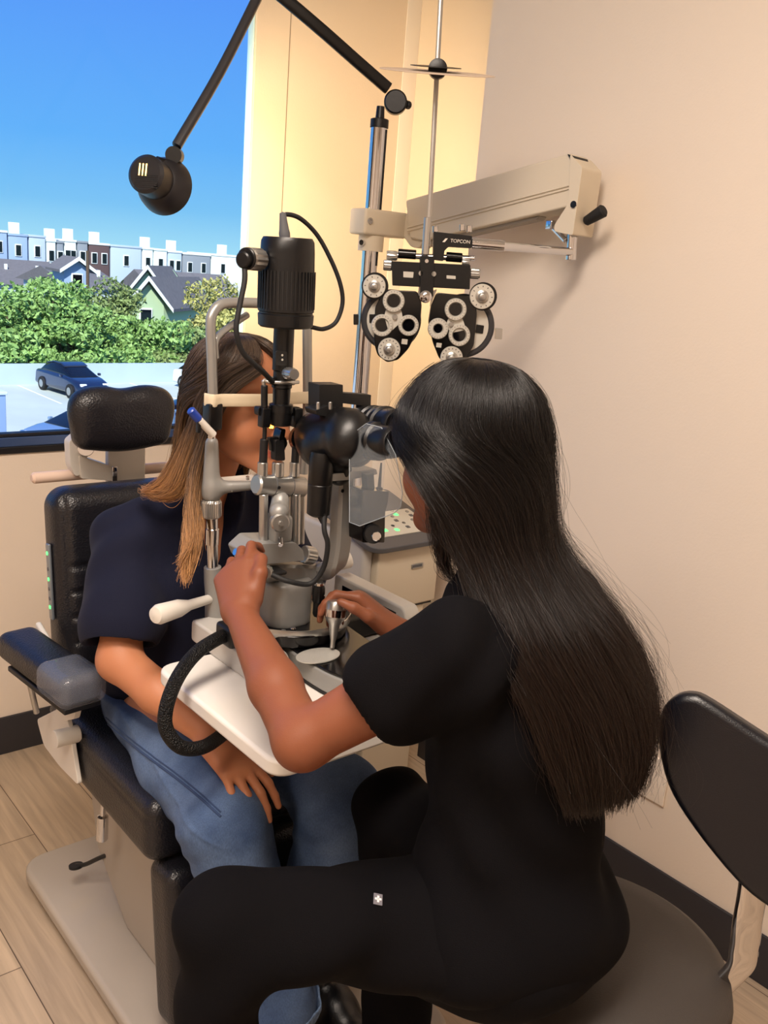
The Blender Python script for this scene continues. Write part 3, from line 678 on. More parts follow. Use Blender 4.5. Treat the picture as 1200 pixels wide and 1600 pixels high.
# tilted console top with keypad
Pc = [at(556, 800, y=1.99), at(575, 845, y=1.80), at(603, 868, y=1.735), at(683, 848, y=1.735), at(693, 832, y=1.78), at(668, 798, y=1.96)]
o0 = at(603, 868, y=1.735); e1 = (at(683, 848, y=1.735) - o0).normalized()
ct, cn = Vector((0, 1, 0)), Vector((0, 0, 1))
Rx = Matrix.Rotation(math.radians(14), 3, 'X'); x0, x1 = fl.x - .045, frr.x + .012
def C(u, v, h=0): return Vector((x0 + u * (x1 - x0), 1.735, .775)) + Rx @ Vector((0, v * .30, h))
bm = B(); f_prism(bm, rpoly([C(0, 0), C(1, 0), C(1, 1), C(0, 1)], [.05, .04, .02, .02], 6), Rx @ Vector((0, 0, .016))); cp_ = link('console_top', me_of(bm), M_greyd, sd, bevel=.003)
bm = B(); f_prism(bm, rpoly([C(.22, .17, .016), C(.93, .17, .016), C(.93, .58, .016), C(.22, .58, .016)], .008, 3), Rx @ Vector((0, 0, .002))); kp = link('keypad', me_of(bm), mat('keypad_film', 'cbc8bd', .35), sd)
for u, v, g in ((.28, .27, 1), (.37, .27, 1), (.50, .25, 1), (.33, .47, 1), (.62, .40, 0), (.70, .50, 1), (.80, .30, 0), (.86, .45, 0), (.66, .27, 0), (.44, .42, 0)):
    bm = B(); f_prism(bm, rpoly([C(u - .022, v - .02, .018), C(u + .022, v - .02, .018), C(u + .022, v + .02, .018), C(u - .022, v + .02, .018)], .002, 2), Rx @ Vector((0, 0, .0008)))
    link('indicator' if g else 'key', me_of(bm), M_led if g else M_greyd, kp)
    bm = B(); f_lathe(bm, C(u + .01, v + .075, .018), Rx @ Vector((0, 0, 1)), [(0, .0055), (.0006, .0055), (.0006, .0045), (0, .0045)], 16); link('key_ring', me_of(bm), M_greyd, kp)
# handset lying in its cradle
bm = B(); f_lathe(bm, C(.42, .80, .02), Rx @ Vector((0, 0, 1)), [(0, 0), (0, .03), (.012, .03), (.016, .02), (.016, 0)], 24); link('cradle', me_of(bm), M_gloss, cp_)
lathe('pole_flange', (PX, PY, .80), (0, 0, 1), [(0, 0), (0, .045), (.03, .045), (.034, .036), (.06, .034), (.062, 0)], M_greyd, sd)
bm = B(); f_cyl(bm, (PX, PY, .02), (PX, PY, 1.845), .0225, None, 40); pole = link('pole', me_of(bm), M_chrome, sd)
lathe('pole_cap', (PX, PY, 1.845), (0, 0, 1), [(0, 0), (0, .024), (.020, .024), (.022, .02), (.022, 0)], M_black, sd)
mn('pole_slot', (PX + .004, PY - .0235, 1.50), (PX + .009, PY - .0215, 1.84), M_blackm, sd, bev=0)
# clamp block on the pole
ca, cb = at(573, 326, y=PY - .035), at(632, 370, y=PY - .035)
ck = mn('arm_clamp', (ca.x - .002, PY - .035, cb.z - .005), (cb.x + .012, PY + .035, ca.z + .002), M_cr, sd, bev=.008, seg=4)
lathe('clamp_screw', at(578, 345, y=PY - .036), (0, -1, 0), [(0, 0), (0, .008), (.003, .008), (.003, .004), (.001, .004), (.001, 0)], M_chrome, ck, 20)
lathe('clamp_collar', (PX, PY, cb.z - .045), (0, 0, 1), [(0, .026), (0, .034), (.04, .034), (.04, .026)], M_cr, sd)
lathe('collar_screw', (PX - .033, PY - .01, cb.z - .025), (-1, -.3, 0), [(0, 0), (0, .007), (.01, .007), (.01, 0)], M_chrome, sd, 16)
# long arm housing: runs from the pole to the right wall side
S0 = Vector((PX + .07, PY - .02, 0)); E0 = Vector((1.735, 1.47, 0))
def AP(px, py, t, off=0):
    """a point on the arm's vertical plane from its outline"""
    n = Vector((E0 - S0).cross(Vector((0, 0, 1)))).normalized()
    if n.dot(CAM - S0) < 0: n = -n
    r = ray(px, py); k = (S0 - CAM).dot(n) / r.dot(n); return CAM + k * r + n * off, n
n_ = AP(700, 300, 0)[1]
pt = [AP(x, y, 0)[0] for x, y in ((633, 313), (891, 239), (903, 262), (893, 322), (660, 376), (640, 372))]
bm = B(); f_prism(bm, pt, -n_ * .075); ah = link('arm_housing', me_of(bm), M_cr, sd, bevel=.005, seg=3)
bm = B()
for dy in (0, 5): f_tube(bm, [AP(637, 356 + dy, 0, .0015)[0], AP(893, 289 + dy, 0, .0015)[0]], .0022, 8)
link('arm_housing_rib', me_of(bm), M_cr, ah)
pt = [AP(x, y, 0, .006)[0] for x, y in ((893, 241), (912, 262), (897, 368), (868, 362), (868, 352), (890, 318))]
bm = B(); f_prism(bm, rpoly(pt, .006, 3), -n_ * .087); link('arm_end_cover', me_of(bm), M_cr, sd, bevel=.005, seg=3)
bm = B(); f_prism(bm, [AP(x, y, 0, .004)[0] for x, y in ((888, 241), (898, 244), (901, 254), (893, 250))], -n_ * .06); link('arm_opening', me_of(bm), M_blackm, sd)
pt = [AP(x, y, 0, -.012)[0] for x, y in ((631, 328), (650, 328), (662, 372), (648, 388), (636, 385), (622, 365))]
bm = B(); f_prism(bm, rpoly(pt, .01, 3), -n_ * .05); link('arm_knuckle', me_of(bm), M_cr, sd, bevel=.004)
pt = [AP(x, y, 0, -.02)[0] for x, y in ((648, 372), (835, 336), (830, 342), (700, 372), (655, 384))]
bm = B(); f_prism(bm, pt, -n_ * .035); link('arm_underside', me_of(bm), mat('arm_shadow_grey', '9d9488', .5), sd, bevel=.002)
lathe('arm_bolt', AP(899, 320, 0, .006)[0], n_, [(0, 0), (0, .008), (.003, .008), (.003, 0)], M_chrome, sd, 18)
bm = B(); f_cyl(bm, AP(903, 345, 0, -.03)[0], AP(934, 326, 0, -.03)[0], .011, .015, 20, .004); link('arm_handle', me_of(bm), M_rubber, sd)
vt = AP(880, 362, 0, -.04)[0]; vb = AP(877, 405, 0, -.04)[0]
cyl('arm_pivot', vb, vt, .013, M_chrome, sd); cyl('arm_stay', AP(845, 345, 0, -.03)[0], AP(873, 375, 0, -.03)[0], .007, M_chrome, sd); box('stay_clevis', AP(850, 350, 0, -.03)[0], (.02, .02, .022), M_chrome, sd, bev=.003)
PH0 = at(665, 480, d=2.0)      # phoropter centre
PN = Vector((-.635, -.77, 0)).normalized(); PU = Vector((.77, -.635, 0)).normalized(); PW = Vector((0, 0, 1))
def ph(px, py, off=0):
    r = ray(px, py); k = (PH0 - CAM).dot(PN) / r.dot(PN); return CAM + k * r + PN * off
rl = AP(880, 392, 0, -.04)[0]
cyl('carrier_rod', ph(733, 380, -.02), rl, .0095, M_chrome, sd, bev=.0005); cyl('carrier_rod_sleeve', ph(738, 380, -.02), ph(790, 384, -.02), .0118, M_chrome, sd)

# ------------------------------------------------------------------ phoropter
po = thing('phoropter', 'black and silver phoropter with dials hanging from the chrome rod', 'phoropter', ph(665, 565))
def pprism(name, pts, off, th, m, par=po, r=.002, bev=.0015):
    bm = B(); f_prism(bm, rpoly([ph(x, y, off) for x, y in pts], r, 3), -PN * th); return link(name, me_of(bm), m, par, bevel=bev)
br_ = pprism('hanger_bracket', ((677, 362), (737, 369), (736, 388), (700, 386), (694, 392), (692, 408), (676, 406)), .012, .03, M_black)
pc = ph(712, 377, .0128); text('lettering', 'TOPCON', pc + PU * .009, .0100, PU, PW, M_white, br_)
bm = B(); f_prism(bm, [pc - PU * .029 - PW * .004, pc - PU * .024 - PW * .004, pc - PU * .018 + PW * .004, pc - PU * .023 + PW * .004], PN * .0003); link('brand_mark', me_of(bm), M_white, br_)
for x, y in ((680, 356), (722, 353), (733, 355)): bm = B(); f_cyl(bm, ph(x, y + 8), ph(x, y - 3), .006, None, 16); link('bracket_knob', me_of(bm), M_chrome, po)
# cross-bar
cbk = pprism('cross_bar', ((612, 408), (734, 414), (733, 452), (613, 446)), .016, .035, M_black)
for a, b in (((622, 396), (650, 398)), ((697, 401), (722, 403))):
    bm = B(); f_cyl(bm, ph(*a), ph(*b), .010, None, 20); link('slide_roller', me_of(bm), M_gloss, po)
bm = B(); f_cyl(bm, ph(612, 399, -.004), ph(742, 404, -.004), .006, None, 20); link('slide_rod', me_of(bm), M_chrome, po)
for a, b, r in (((604, 399), (621, 400), .010), ((599, 414), (613, 415), .011), ((722, 409), (734, 410), .007), ((734, 427), (750, 428), .011)):
    knurl('adjust_knob', ph(*a), ph(*b), r, M_alu, po, 14)
for pts in (((630, 424), (646, 425), (645, 434), (630, 433)), ((697, 430), (711, 431), (711, 436), (697, 435))): pprism('scale_window', pts, .0168, .001, M_scale, cbk, .001, 0)
for x, y in ((657, 427), (677, 428)): lathe('screw', ph(x, y, .016), PN, [(0, 0), (0, .0055), (.006, .005), (.006, 0)], M_alu, cbk, 16)
pprism('centre_column', ((656, 400), (678, 401), (676, 462), (667, 470), (656, 460)), .022, .045, M_black)
lathe('centre_knob', ph(664, 463, .02), PN, [(0, 0), (0, .013), (.012, .013), (.016, .008), (.017, 0)], M_chrome, po)
lathe('column_screw', ph(666, 408, .022), PN, [(0, 0), (0, .004), (.002, .004), (.002, 0)], M_chrome, po, 12)
bm = B(); f_cyl(bm, ph(664, 398, .012), ph(668, 340, .012), .008, None, 16); link('near_rod_holder', me_of(bm), M_alu, po)
def dial(name, px, py, r, off, m=M_scale, knob=M_alu, teeth=16, mk=True, dome=True):
    c = ph(px, py, off)
    bm = B(); f_lathe(bm, c, PN, [(0, 0), (0, r), (.004, r), (.0055, r * .96), (.0055, 0)], 48); d = link(name, me_of(bm), m, po)
    if mk:
        bm = B()
        for k in range(teeth):
            a = 2 * math.pi * k / teeth; q = c + PN * .0056 + (PU * math.cos(a) + PW * math.sin(a)) * r * .80
            f_box(bm, q, (.0016, .003, .0006), Matrix((PN.cross(PU * math.cos(a) + PW * math.sin(a)), PU * math.cos(a) + PW * math.sin(a), PN)).transposed())
        link('tick_marks', me_of(bm), M_marks, d)
    if dome: bm = B(); f_lathe(bm, c + PN * .005, PN, [(0, r * .55), (.004, r * .5), (.006, r * .34), (.014, r * .24), (.016, 0)], 28); link('dial_knob', me_of(bm), knob, d)
    return d
def lensring(px, py, r, off, hole=.58):
    c = ph(px, py, off)
    bm = B(); f_lathe(bm, c, PN, [(0, r * hole), (0, r), (.006, r), (.0085, r * .93), (.0085, r * (hole + .1)), (.003, r * hole), (0, r * hole)], 44); d = link('lens_ring', me_of(bm), M_scale, po)
    bm = B()
    for k in range(20):
        a = 2 * math.pi * k / 20; e = PU * math.cos(a) + PW * math.sin(a)
        f_box(bm, c + PN * .0087 + e * r * .84, (.0008, .0024, .0005), Matrix((PN.cross(e), e, PN)).transposed())
    link('tick_marks', me_of(bm), M_marks, d)
    bm = B(); f_lathe(bm, c + PN * .001, PN, [(0, 0), (0, r * hole), (.0015, r * hole), (.0015, 0)], 32); link('lens', me_of(bm), M_lens, d)
for L in (1, 0):
    # rear rotor disc, D-shaped face plate, dials
    cx_, cy_, rr = ((611, 501, .066) if L else (724, 510, .069))
    bm = B(); f_lathe(bm, ph(cx_, cy_, -.028), PN, [(0, 0), (0, rr - .004), (.004, rr), (.018, rr), (.022, rr - .005), (.022, rr - .011), (.019, rr - .011), (.019, 0)], 64)
    rd = link('rotor_drum', me_of(bm), mat('rotor_dark', '3a3a3e', .4, metal=.4), po)
    bm = B(); f_lathe(bm, ph(cx_, cy_, -.0095), PN, [(0, 0), (0, rr - .013), (.001, rr - .013), (.001, 0)], 48); link('rotor_face', me_of(bm), M_scale, rd)
    if L:
        pts = ((600, 453), (652, 455), (659, 475), (657, 500), (650, 522), (638, 545), (622, 562), (605, 566), (590, 555), (584, 535), (586, 480))
    else:
        pts = ((682, 457), (741, 463), (745, 490), (740, 540), (722, 566), (700, 570), (686, 560), (676, 535), (669, 503), (673, 478))
    pprism('face_plate', pts, .006, .026, M_gloss, po, .006, .002)
    if L:
        lensring(615, 470, .0238, .012); lensring(597, 508, .0238, .008); lensring(638, 508, .0225, .008)
        pprism('ring_bridge', ((603, 484), (627, 484), (630, 500), (608, 520), (600, 494)), .011, .008, M_scale); lathe('bridge_screw', ph(617, 495, .011), PN, [(0, 0), (0, .006), (.006, .005), (.006, 0)], M_alu, po, 20)
        dial('power_dial', 608, 545, .0245, .008); dial('axis_dial', 585, 447, .0245, .012, teeth=10)
        pprism('level_window', ((628, 529), (637, 530), (636, 538), (627, 537)), .0065, .001, M_scale, po, .001, 0)
        pprism('side_stop', ((552, 491), (560, 491), (560, 508), (552, 508)), -.008, .012, M_gloss)
        pprism('rotor_tab', ((577, 491), (586, 491), (586, 505), (577, 505)), -.006, .004, M_black)
        lathe('backing_disc', ph(586, 447, .011), PN, [(0, 0), (0, .029), (-.010, .029), (-.010, 0)], M_black, po)
    else:
        lensring(711, 483, .0238, .012); lensring(717, 523, .0238, .008); lensring(684, 513, .0225, .008, .42)
        pprism('ring_bridge', ((700, 497), (722, 497), (728, 515), (703, 520), (697, 505)), .011, .008, M_scale); lathe('bridge_screw', ph(704, 506, .011), PN, [(0, 0), (0, .006), (.006, .005), (.006, 0)], M_alu, po, 20)
        dial('power_dial', 705, 558, .0245, .008); dial('axis_dial', 752, 463, .0265, .012, teeth=12)
        pprism('level_window', ((682, 535), (690, 536), (689, 543), (681, 542)), .0065, .001, M_scale, po, .001, 0)
        pprism('side_stop', ((775, 513), (786, 514), (785, 531), (774, 530)), -.008, .012, M_alu)
        pprism('rotor_tab', ((745, 507), (757, 509), (755, 522), (743, 520)), -.006, .004, M_black)
        lathe('backing_disc', ph(754, 463, .011), PN, [(0, 0), (0, .030), (-.010, .030), (-.010, 0)], M_black, po)
for pts in (((655, 445), (660, 462), (658, 475), (653, 460)), ((683, 452), (676, 468), (672, 480), (675, 455))): pprism('hinge_cheek', pts, .004, .02, M_alu, po, .001)
# near-point rod and reading card
ra, rb = ph(668, 385, .012), ph(689, -14, .012)
bm = B(); f_tube(bm, [ra, rb], 0, 8, flat=(.010, .006, PU)); link('near_rod', me_of(bm), M_alu, po)
cc = ph(683, 111, .016); vd_ = ray(683, 111).normalized(); ax_ = (Vector((0, 0, 1)) - vd_ * (vd_.z + .03)).normalized()
bm = B(); f_lathe(bm, cc + ax_ * -.006, ax_, [(0, 0), (0, .117), (.0008, .118), (.0016, .117), (.0016, 0)], 56); link('reading_card', me_of(bm), mat('card_white', 'cdb8a4', .5), po)
bm = B(); f_lathe(bm, cc + ax_ * .004 + PU * -.004, ax_, [(0, 0), (0, .052), (.001, .052), (.001, 0)], 40); link('card_wheel', me_of(bm), M_black, po)
bm = B(); f_lathe(bm, cc - PN * .004, PN, [(0, 0), (0, .019), (.014, .019), (.016, .012), (.016, 0)], 36); link('card_clip', me_of(bm), M_black, po)

# ------------------------------------------------------------------ examination lamp on the pole top
la = thing('examination_lamp', 'black swing-arm lamp fixed to the top of the chrome pole', 'lamp', (PX, PY, 1.86))
lathe('swivel', (PX, PY, 1.867), (0, 0, 1), [(0, 0), (0, .012), (.03, .010), (.03, 0)], M_black, la)
jn = at(618, 160, y=PY); v_ = Vector((-.77, .635, 0)); fwd = Vector((-.635, -.77, 0))
bm = B(); f_lathe(bm, jn - fwd * .016, fwd, [(0, 0), (0, .026), (.004, .030), (.028, .030), (.032, .026), (.032, 0)], 36); link('elbow_joint', me_of(bm), M_black, la)
knurl('joint_knob', at(634, 163, y=PY - .02), at(640, 165, y=PY - .02), .010, M_black, la, 12)
el_ = at(414, -28, y=2.10)
f1 = at(606, 138, y=PY)
tube('lower_arm', [f1, at(560, 98, y=2.02), at(500, 45, y=2.05), el_], 0, M_black, la, n=16, flat=(.022, .030, fwd))
lathe('upper_joint', el_ - fwd * .018, fwd, [(0, 0), (0, .03), (.036, .03), (.036, 0)], M_black, la)
hj = at(273, 243, y=2.06)
tube('upper_arm', [el_, at(345, 110, y=2.08), at(276, 228, y=2.06)], 0, mat('lamp_arm_grey', '2b2a2e', .35), la, n=16, flat=(.020, .022, fwd))
lathe('head_joint', hj - fwd * .014, fwd, [(0, 0), (0, .019), (.028, .019), (.028, 0)], M_black, la)
hc = at(233, 275, y=2.03); hf = at(268, 298, y=2.10)
dr = (hf - hc).normalized()
hd = lathe('lamp_head', hc - dr * .02, dr, [(0, 0), (0, .036), (.006, .043), (.055, .043), (.060, .050), (.085, .062), (.105, .066), (.105, .062), (.085, .057), (.062, .04), (.02, .03), (.02, 0)], mat('lamp_head_black', '1c1b20', .4), la, 44)
side = dr.cross(Vector((0, 0, 1))).normalized(); upv = side.cross(dr)
for k in (-1, 0, 1): box('lit_vent', hc - dr * .0205 + side * (.008 * k - .006) + upv * .008, (.0028, .001, .026), M_lit, hd, R=Matrix((side, dr, upv)).transposed(), bev=0)
bm = B()
for k in range(7): f_box(bm, hc - dr * .019 + upv * (-.030 + k * .0045) + side * .004, (.055, .004, .0018), Matrix((side, dr, upv)).transposed())
link('vent_rib', me_of(bm), M_blackm, hd)
lathe('bulb', hc + dr * .035, dr, [(0, 0), (0, .02), (.015, .03), (.022, .026), (.026, 0)], mat('bulb_glass', 'ffe2a8', .3, emit='ffdf9c', estr=10), hd)
spl = bpy.data.lights.new('lamp_glow', 'SPOT'); spl.energy = 62; spl.color = (1, .72, .38); spl.spot_size = math.radians(95); spl.spot_blend = .9; spl.shadow_soft_size = .04
so_ = bpy.data.objects.new('lamp_glow', spl); COL.objects.link(so_); so_.location = hc + dr * .10; so_.rotation_euler = (at(455, 320, y=2.574) - so_.location).to_track_quat('-Z', 'Y').to_euler()
# arm down to the head
tube('head_neck', [hj, hj + Vector((0, 0, -.02)), hc + dr * .03 + upv * .045], .008, M_black, la)
# ------------------------------------------------------------------ instrument table
TZ = .82
tb = thing('instrument_table', 'white rounded table top carrying the slit lamp between the two people', 'table', (.945, 1.13, 0))
poly = rpoly([(.655, .945, TZ - .028), (1.235, .945, TZ - .028), (1.235, 1.32, TZ - .028), (.655, 1.32, TZ - .028)], .035, 7)
bm = B(); f_prism(bm, poly, (0, 0, .028)); link('table_top', me_of(bm), M_table, tb, bevel=.007, seg=4)
mn('support_arm', (1.00, 1.05, TZ - .075), (1.50, 1.15, TZ - .03), M_cream, tb, bev=.008)
cyl('column', (1.38, 1.10, .03), (1.38, 1.10, TZ - .03), .045, M_cream, tb, n=36)
mn('foot_plate', (1.26, .98, 0), (1.50, 1.26, .03), M_cream, tb, bev=.01)

# ------------------------------------------------------------------ slit lamp
HY = 1.385
sl_ = thing('slit_lamp', 'grey and black slit lamp microscope with chin rest standing on the white table', 'slit lamp', (.885, 1.2, TZ))
def P(px, py, y): return at(px, py, y=y)
# rail covers left and right
def rail(name, x0, x1, ya, yb, h, win):
    bm = B(); f_prism(bm, rpoly([(x0, ya, TZ), (x0, yb, TZ), (x0, yb, TZ + h), (x0, ya + .012, TZ + h), (x0, ya, TZ + h - .02)], .01, 4), (x1 - x0, 0, 0))
    o = link(name, me_of(bm), mat('rail_cover_white', 'b9b5ae', .4), sl_, bevel=.005, seg=3)
    if win: mn('rail_window', (x0 - .0015, ya + .03, TZ + .018), (x0 + .002, yb - .03, TZ + h - .015), M_gloss, o, bev=.001)
    return o
rail('rail_cover', .757, .828, 1.165, 1.385, .042, False)
rail('rail_cover', 1.075, 1.112, 1.16, 1.385, .078, True)
mn('base_rail', (.828, 1.235, TZ + .004), (1.075, 1.345, TZ + .045), M_blackm, sl_, bev=.004)
# moving base with glide pad
bz0, bz1 = TZ + .006, TZ + .046
bp_ = [(.842, 1.30), (.834, 1.12), (.836, 1.08), (.848, 1.035), (.873, 1.008), (.90, 1.0), (.945, 1.015), (.97, 1.05), (.975, 1.10), (1.0, 1.30)]
bm = B(); f_prism(bm, rpoly([(x, y, bz0) for x, y in bp_], .03, 4), (0, 0, bz1 - bz0 - .006)); link('moving_base', me_of(bm), M_grey, sl_, bevel=.004, seg=3)
bm = B(); f_prism(bm, rpoly([(.887 + (x - .887) * .95, 1.15 + (y - 1.15) * .95, bz1 - .006) for x, y in bp_], .03, 4), (0, 0, .005)); link('base_top', me_of(bm), M_gloss, sl_, bevel=.002)
bm = B(); f_prism(bm, rpoly([(.887 + (x - .887) * .985, 1.15 + (y - 1.15) * .985, TZ + .0008) for x, y in bp_], .03, 4), (0, 0, .006)); link('base_skirt', me_of(bm), M_rubber, sl_)
gp = at(497, 1025, z=bz1); bm = B(); f_lathe(bm, gp, (0, 0, 1), [(0, 0), (0, .034), (.0015, .034), (.0015, 0)], 40)
me = me_of(bm); me.transform(Matrix.Translation(gp) @ Matrix.Diagonal((1.2, .8, 1, 1)) @ Matrix.Translation(-gp)); link('glide_pad', me, mat('worn_silver_pad', 'cfccc4', .35, metal=.5, bump=.4, bscale=900), sl_)
# joystick
jb = at(519, 1012, z=bz1 + .006); jt = jb + Vector((.012, .012, .080)); jd = jt - jb
lathe('joystick', jb, jd, [(0, 0), (0, .004), (.012, .0045), (.040, .010), (.050, .0165), (.056, .0175), (.076, .0175), (.080, .015), (.082, .010), (.0835, 0)], M_alu, sl_, 36)
lathe('joystick_ring', jb + jd * .66, jd, [(0, .016), (0, .0182), (.012, .0182), (.012, .016)], M_chrome, sl_)
# arm carrier: black platform with curved scale, turret block
pz = P(470, 985, 1.22); 
bm = B(); f_prism(bm, rpoly([(.80, 1.315, bz1), (.81, 1.20, bz1), (.85, 1.165, bz1), (.93, 1.165, bz1), (.98, 1.21, bz1), (.99, 1.315, bz1)], .03, 5), (0, 0, .022)); link('swivel_platform', me_of(bm), M_gloss, sl_, bevel=.003)
arc = [Vector((.895 + .115 * math.cos(a), 1.29 + .125 * math.sin(a), bz1 + .0235)) for a in [math.radians(195 + k * 13) for k in range(13)]]
bm = B(); f_tube(bm, arc, 0, 8, flat=(.014, .004, (0, 0, 1))); 
link('angle_scale', me_of(bm), M_alu, sl_)
for px, py in ((443, 986), (458, 982), (500, 968), (505, 952)): lathe('platform_screw', at(px, py, z=bz1 + .0235), (0, 0, 1), [(0, 0), (0, .005), (.002, .004), (.002, 0)], M_chrome, sl_, 16)
tc_ = at(452, 975, z=bz1 + .024); tc_ = Vector((tc_.x + .008, tc_.y + .028, 0)); tz0, tz1 = bz1 + .018, P(450, 902, tc_.y).z
s = SDF(.004); s.bx((tc_.x, tc_.y, (tz0 + tz1) / 2), (.016, .012, (tz1 - tz0) / 2 - .010), .026, None, .01)
s.cone((tc_.x, tc_.y, tz0 - .02), (tc_.x, tc_.y, tz0 + .02), .042, .036, .012)
p, q = s.mesh(clip=[((0, 0, tz1), (0, 0, 1)), ((0, 0, tz0), (0, 0, -1))]); p = lap(p, q, 2)
link('turret', np_mesh(p, q), M_grey, sl_)
# arms sweeping out of the turret: lower carrier to the microscope arm
ly = tc_.y
A = [P(405, 895, ly), P(440, 893, ly), P(500, 893, ly - .01), P(523, 880, 1.17), P(531, 850, 1.155), P(534, 800, 1.15), P(536, 745, 1.15)]
nrm = Vector((-.635, -.77, 0)); side_ = Vector((.77, -.635, 0))
bm = B(); f_tube(bm, spline(A, 8), 0, 16, flat=(.030, .032, (0, 1, 0))); ma = link('microscope_arm', me_of(bm), M_grey, sl_)
A2 = [P(390, 884, ly - .018), P(420, 886, ly - .018)]
tube('arm_cable', [P(506, 806, 1.12), P(507, 830, 1.11), P(512, 852, 1.105), P(505, 888, 1.11), P(485, 912, 1.12), P(450, 908, 1.13), P(425, 898, 1.15)], .0042, M_rubber, sl_)
lathe('arm_hole', P(535, 767, 1.1335), (0, -1, 0), [(0, 0), (0, .003), (.001, .003), (.001, 0)], M_blackm, ma, 12)
mn('lock_lever', P(408, 900, ly - .06) - Vector((.0, 0, .006)), P(432, 893, ly - .045) + Vector((.012, .02, .004)), M_blackm, sl_, bev=.003); knurl('lock_knob', P(417, 893, ly - .062), P(414, 895, ly - .078), .011, M_alu, sl_, 12)
for (px, py, h) in ((498, 962, .034), (497, 940, .030)):
    q = P(px, py, 1.20); knurl('clamp_knob', q, q + Vector((0, 0, h)), .0105, M_black, sl_, 14); cyl('clamp_cap', q + Vector((0, 0, h)), q + Vector((0, 0, h + .006)), .009, M_chrome, sl_)
# handles for the patient
def handle(a, b, nm='patient_handle'):
    d = b - a; L = d.length
    lathe(nm, a, d, [(0, 0), (0, .008), (L * .45, .0095), (L * .62, .0155), (L * .93, .0175), (L * .985, .014), (L, .004), (L, 0)], M_white, sl_, 32)
handle(P(337, 933, HY), P(241, 962, HY - .05)); handle(P(470, 895, HY), P(549, 873, HY - .03))
# illumination base block and column
IY = 1.25
def prof(name, pts, y, th, m, r=.004, bev=.003, par=None):
    bm = B(); f_prism(bm, rpoly([P(a, b, y) for a, b in pts], r, 3), (0, th, 0)); return link(name, me_of(bm), m, par or sl_, bevel=bev, seg=3)
prof('illumination_base', ((390, 868), (409, 850), (462, 848), (474, 860), (476, 876), (396, 884)), IY - .035, .07, M_grey)
bm = B(); a_, b_ = P(394, 872, IY), P(373, 864, IY); knurl('width_knob', a_, b_, .0125, M_white, sl_, 14)
knurl('width_knob', P(474, 866, IY - .01), P(490, 869, IY - .01), .0155, M_alu, sl_, 16); lathe('knob_hub', P(383, 868, IY), (b_ - a_), [(0, 0), (0, .006), (.022, .006), (.022, 0)], M_chrome, sl_, 20)
for px, r, yy in ((411, .0075, IY - .01), (462, .0075, IY - .01), (472, .004, IY + .01), (455, .006, IY + .02)): bm = B(); f_cyl(bm, P(px + 1, 772, yy), P(px, 850, yy), r, None, 24); link('column_rod', me_of(bm), M_alu, sl_)
s = SDF(.003); a_, b_ = P(438, 782, IY - .012), P(434, 836, IY - .012)
s.cone(a_, b_, .0155, .0175, .008); s.cone(P(436, 800, IY - .02), P(436, 800, IY - .055), .016, .015, .008); s.bx(P(435, 825, IY - .012), (.013, .014, .018), .005, None, .006)
p, q = s.mesh(); p = lap(p, q, 2); link('slit_body', np_mesh(p, q), M_grey, sl_)
c = P(438, 817, IY - .068); lathe('slit_knob', c, (-.35, -.93, .05), [(-.012, 0), (-.012, .0155), (0, .0155), (.003, .013), (.003, .004), (.008, .0035), (.008, 0)], M_alu, sl_, 32)
cyl('latch_pin', P(438, 842, IY - .04), P(438, 852, IY - .055), .0045, M_chrome, sl_)
bm = B(); a_, b_ = P(399, 757, IY), P(475, 761, IY)
f_cyl(bm, a_, b_, .0175, None, 36, .003); hb = link('tilt_barrel', me_of(bm), M_alu, sl_)
for t in (.33, .68): q = a_.lerp(b_, t); lathe('barrel_seam', q, b_ - a_, [(-.0006, .0177), (-.0006, .0180), (.0006, .0180), (.0006, .0177)], M_greyd, hb, 36)
lathe('barrel_screw', P(436, 762, IY - .0178), (0, -1, 0), [(0, 0), (0, .003), (.0008, .003), (.0008, 0)], M_blackm, hb, 12)
for px in (410, 434, 460):
    cyl('peg', P(px, 744, IY), P(px + .5, 722, IY), .0085 if px != 434 else .0100, M_alu, sl_)
for px in (411, 461):
    cyl('support_rod', P(px, 724, IY), P(px + 2, 686, IY), .0068, M_blackm, sl_); cyl('thin_rod', P(px + 2, 690, IY), P(px + 3, 664, IY), .0035, M_blackm, sl_)
    bm = B(); f_box(bm, P(px + 2, 652, IY), (.016, .016, .032), None, .002); link('rod_block', me_of(bm), M_black, sl_)
cyl('upper_rod', P(413, 640, IY), P(413, 602, IY), .0055, M_blackm, sl_); cyl('rod_pin', P(413, 604, IY), P(411, 594, IY), .003, M_alu, sl_)
prof('mirror_arm', ((430, 720), (430, 688), (444, 686), (446, 720)), IY - .008, .014, M_blackm)
prof('mirror', ((436, 686), (440, 670), (447, 670), (444, 690), (436, 692)), IY - .008, .02, M_gloss)
prof('mirror_mount', ((424, 694), (420, 684), (446, 682), (450, 694), (444, 704), (424, 706)), IY - .002, .008, M_black)
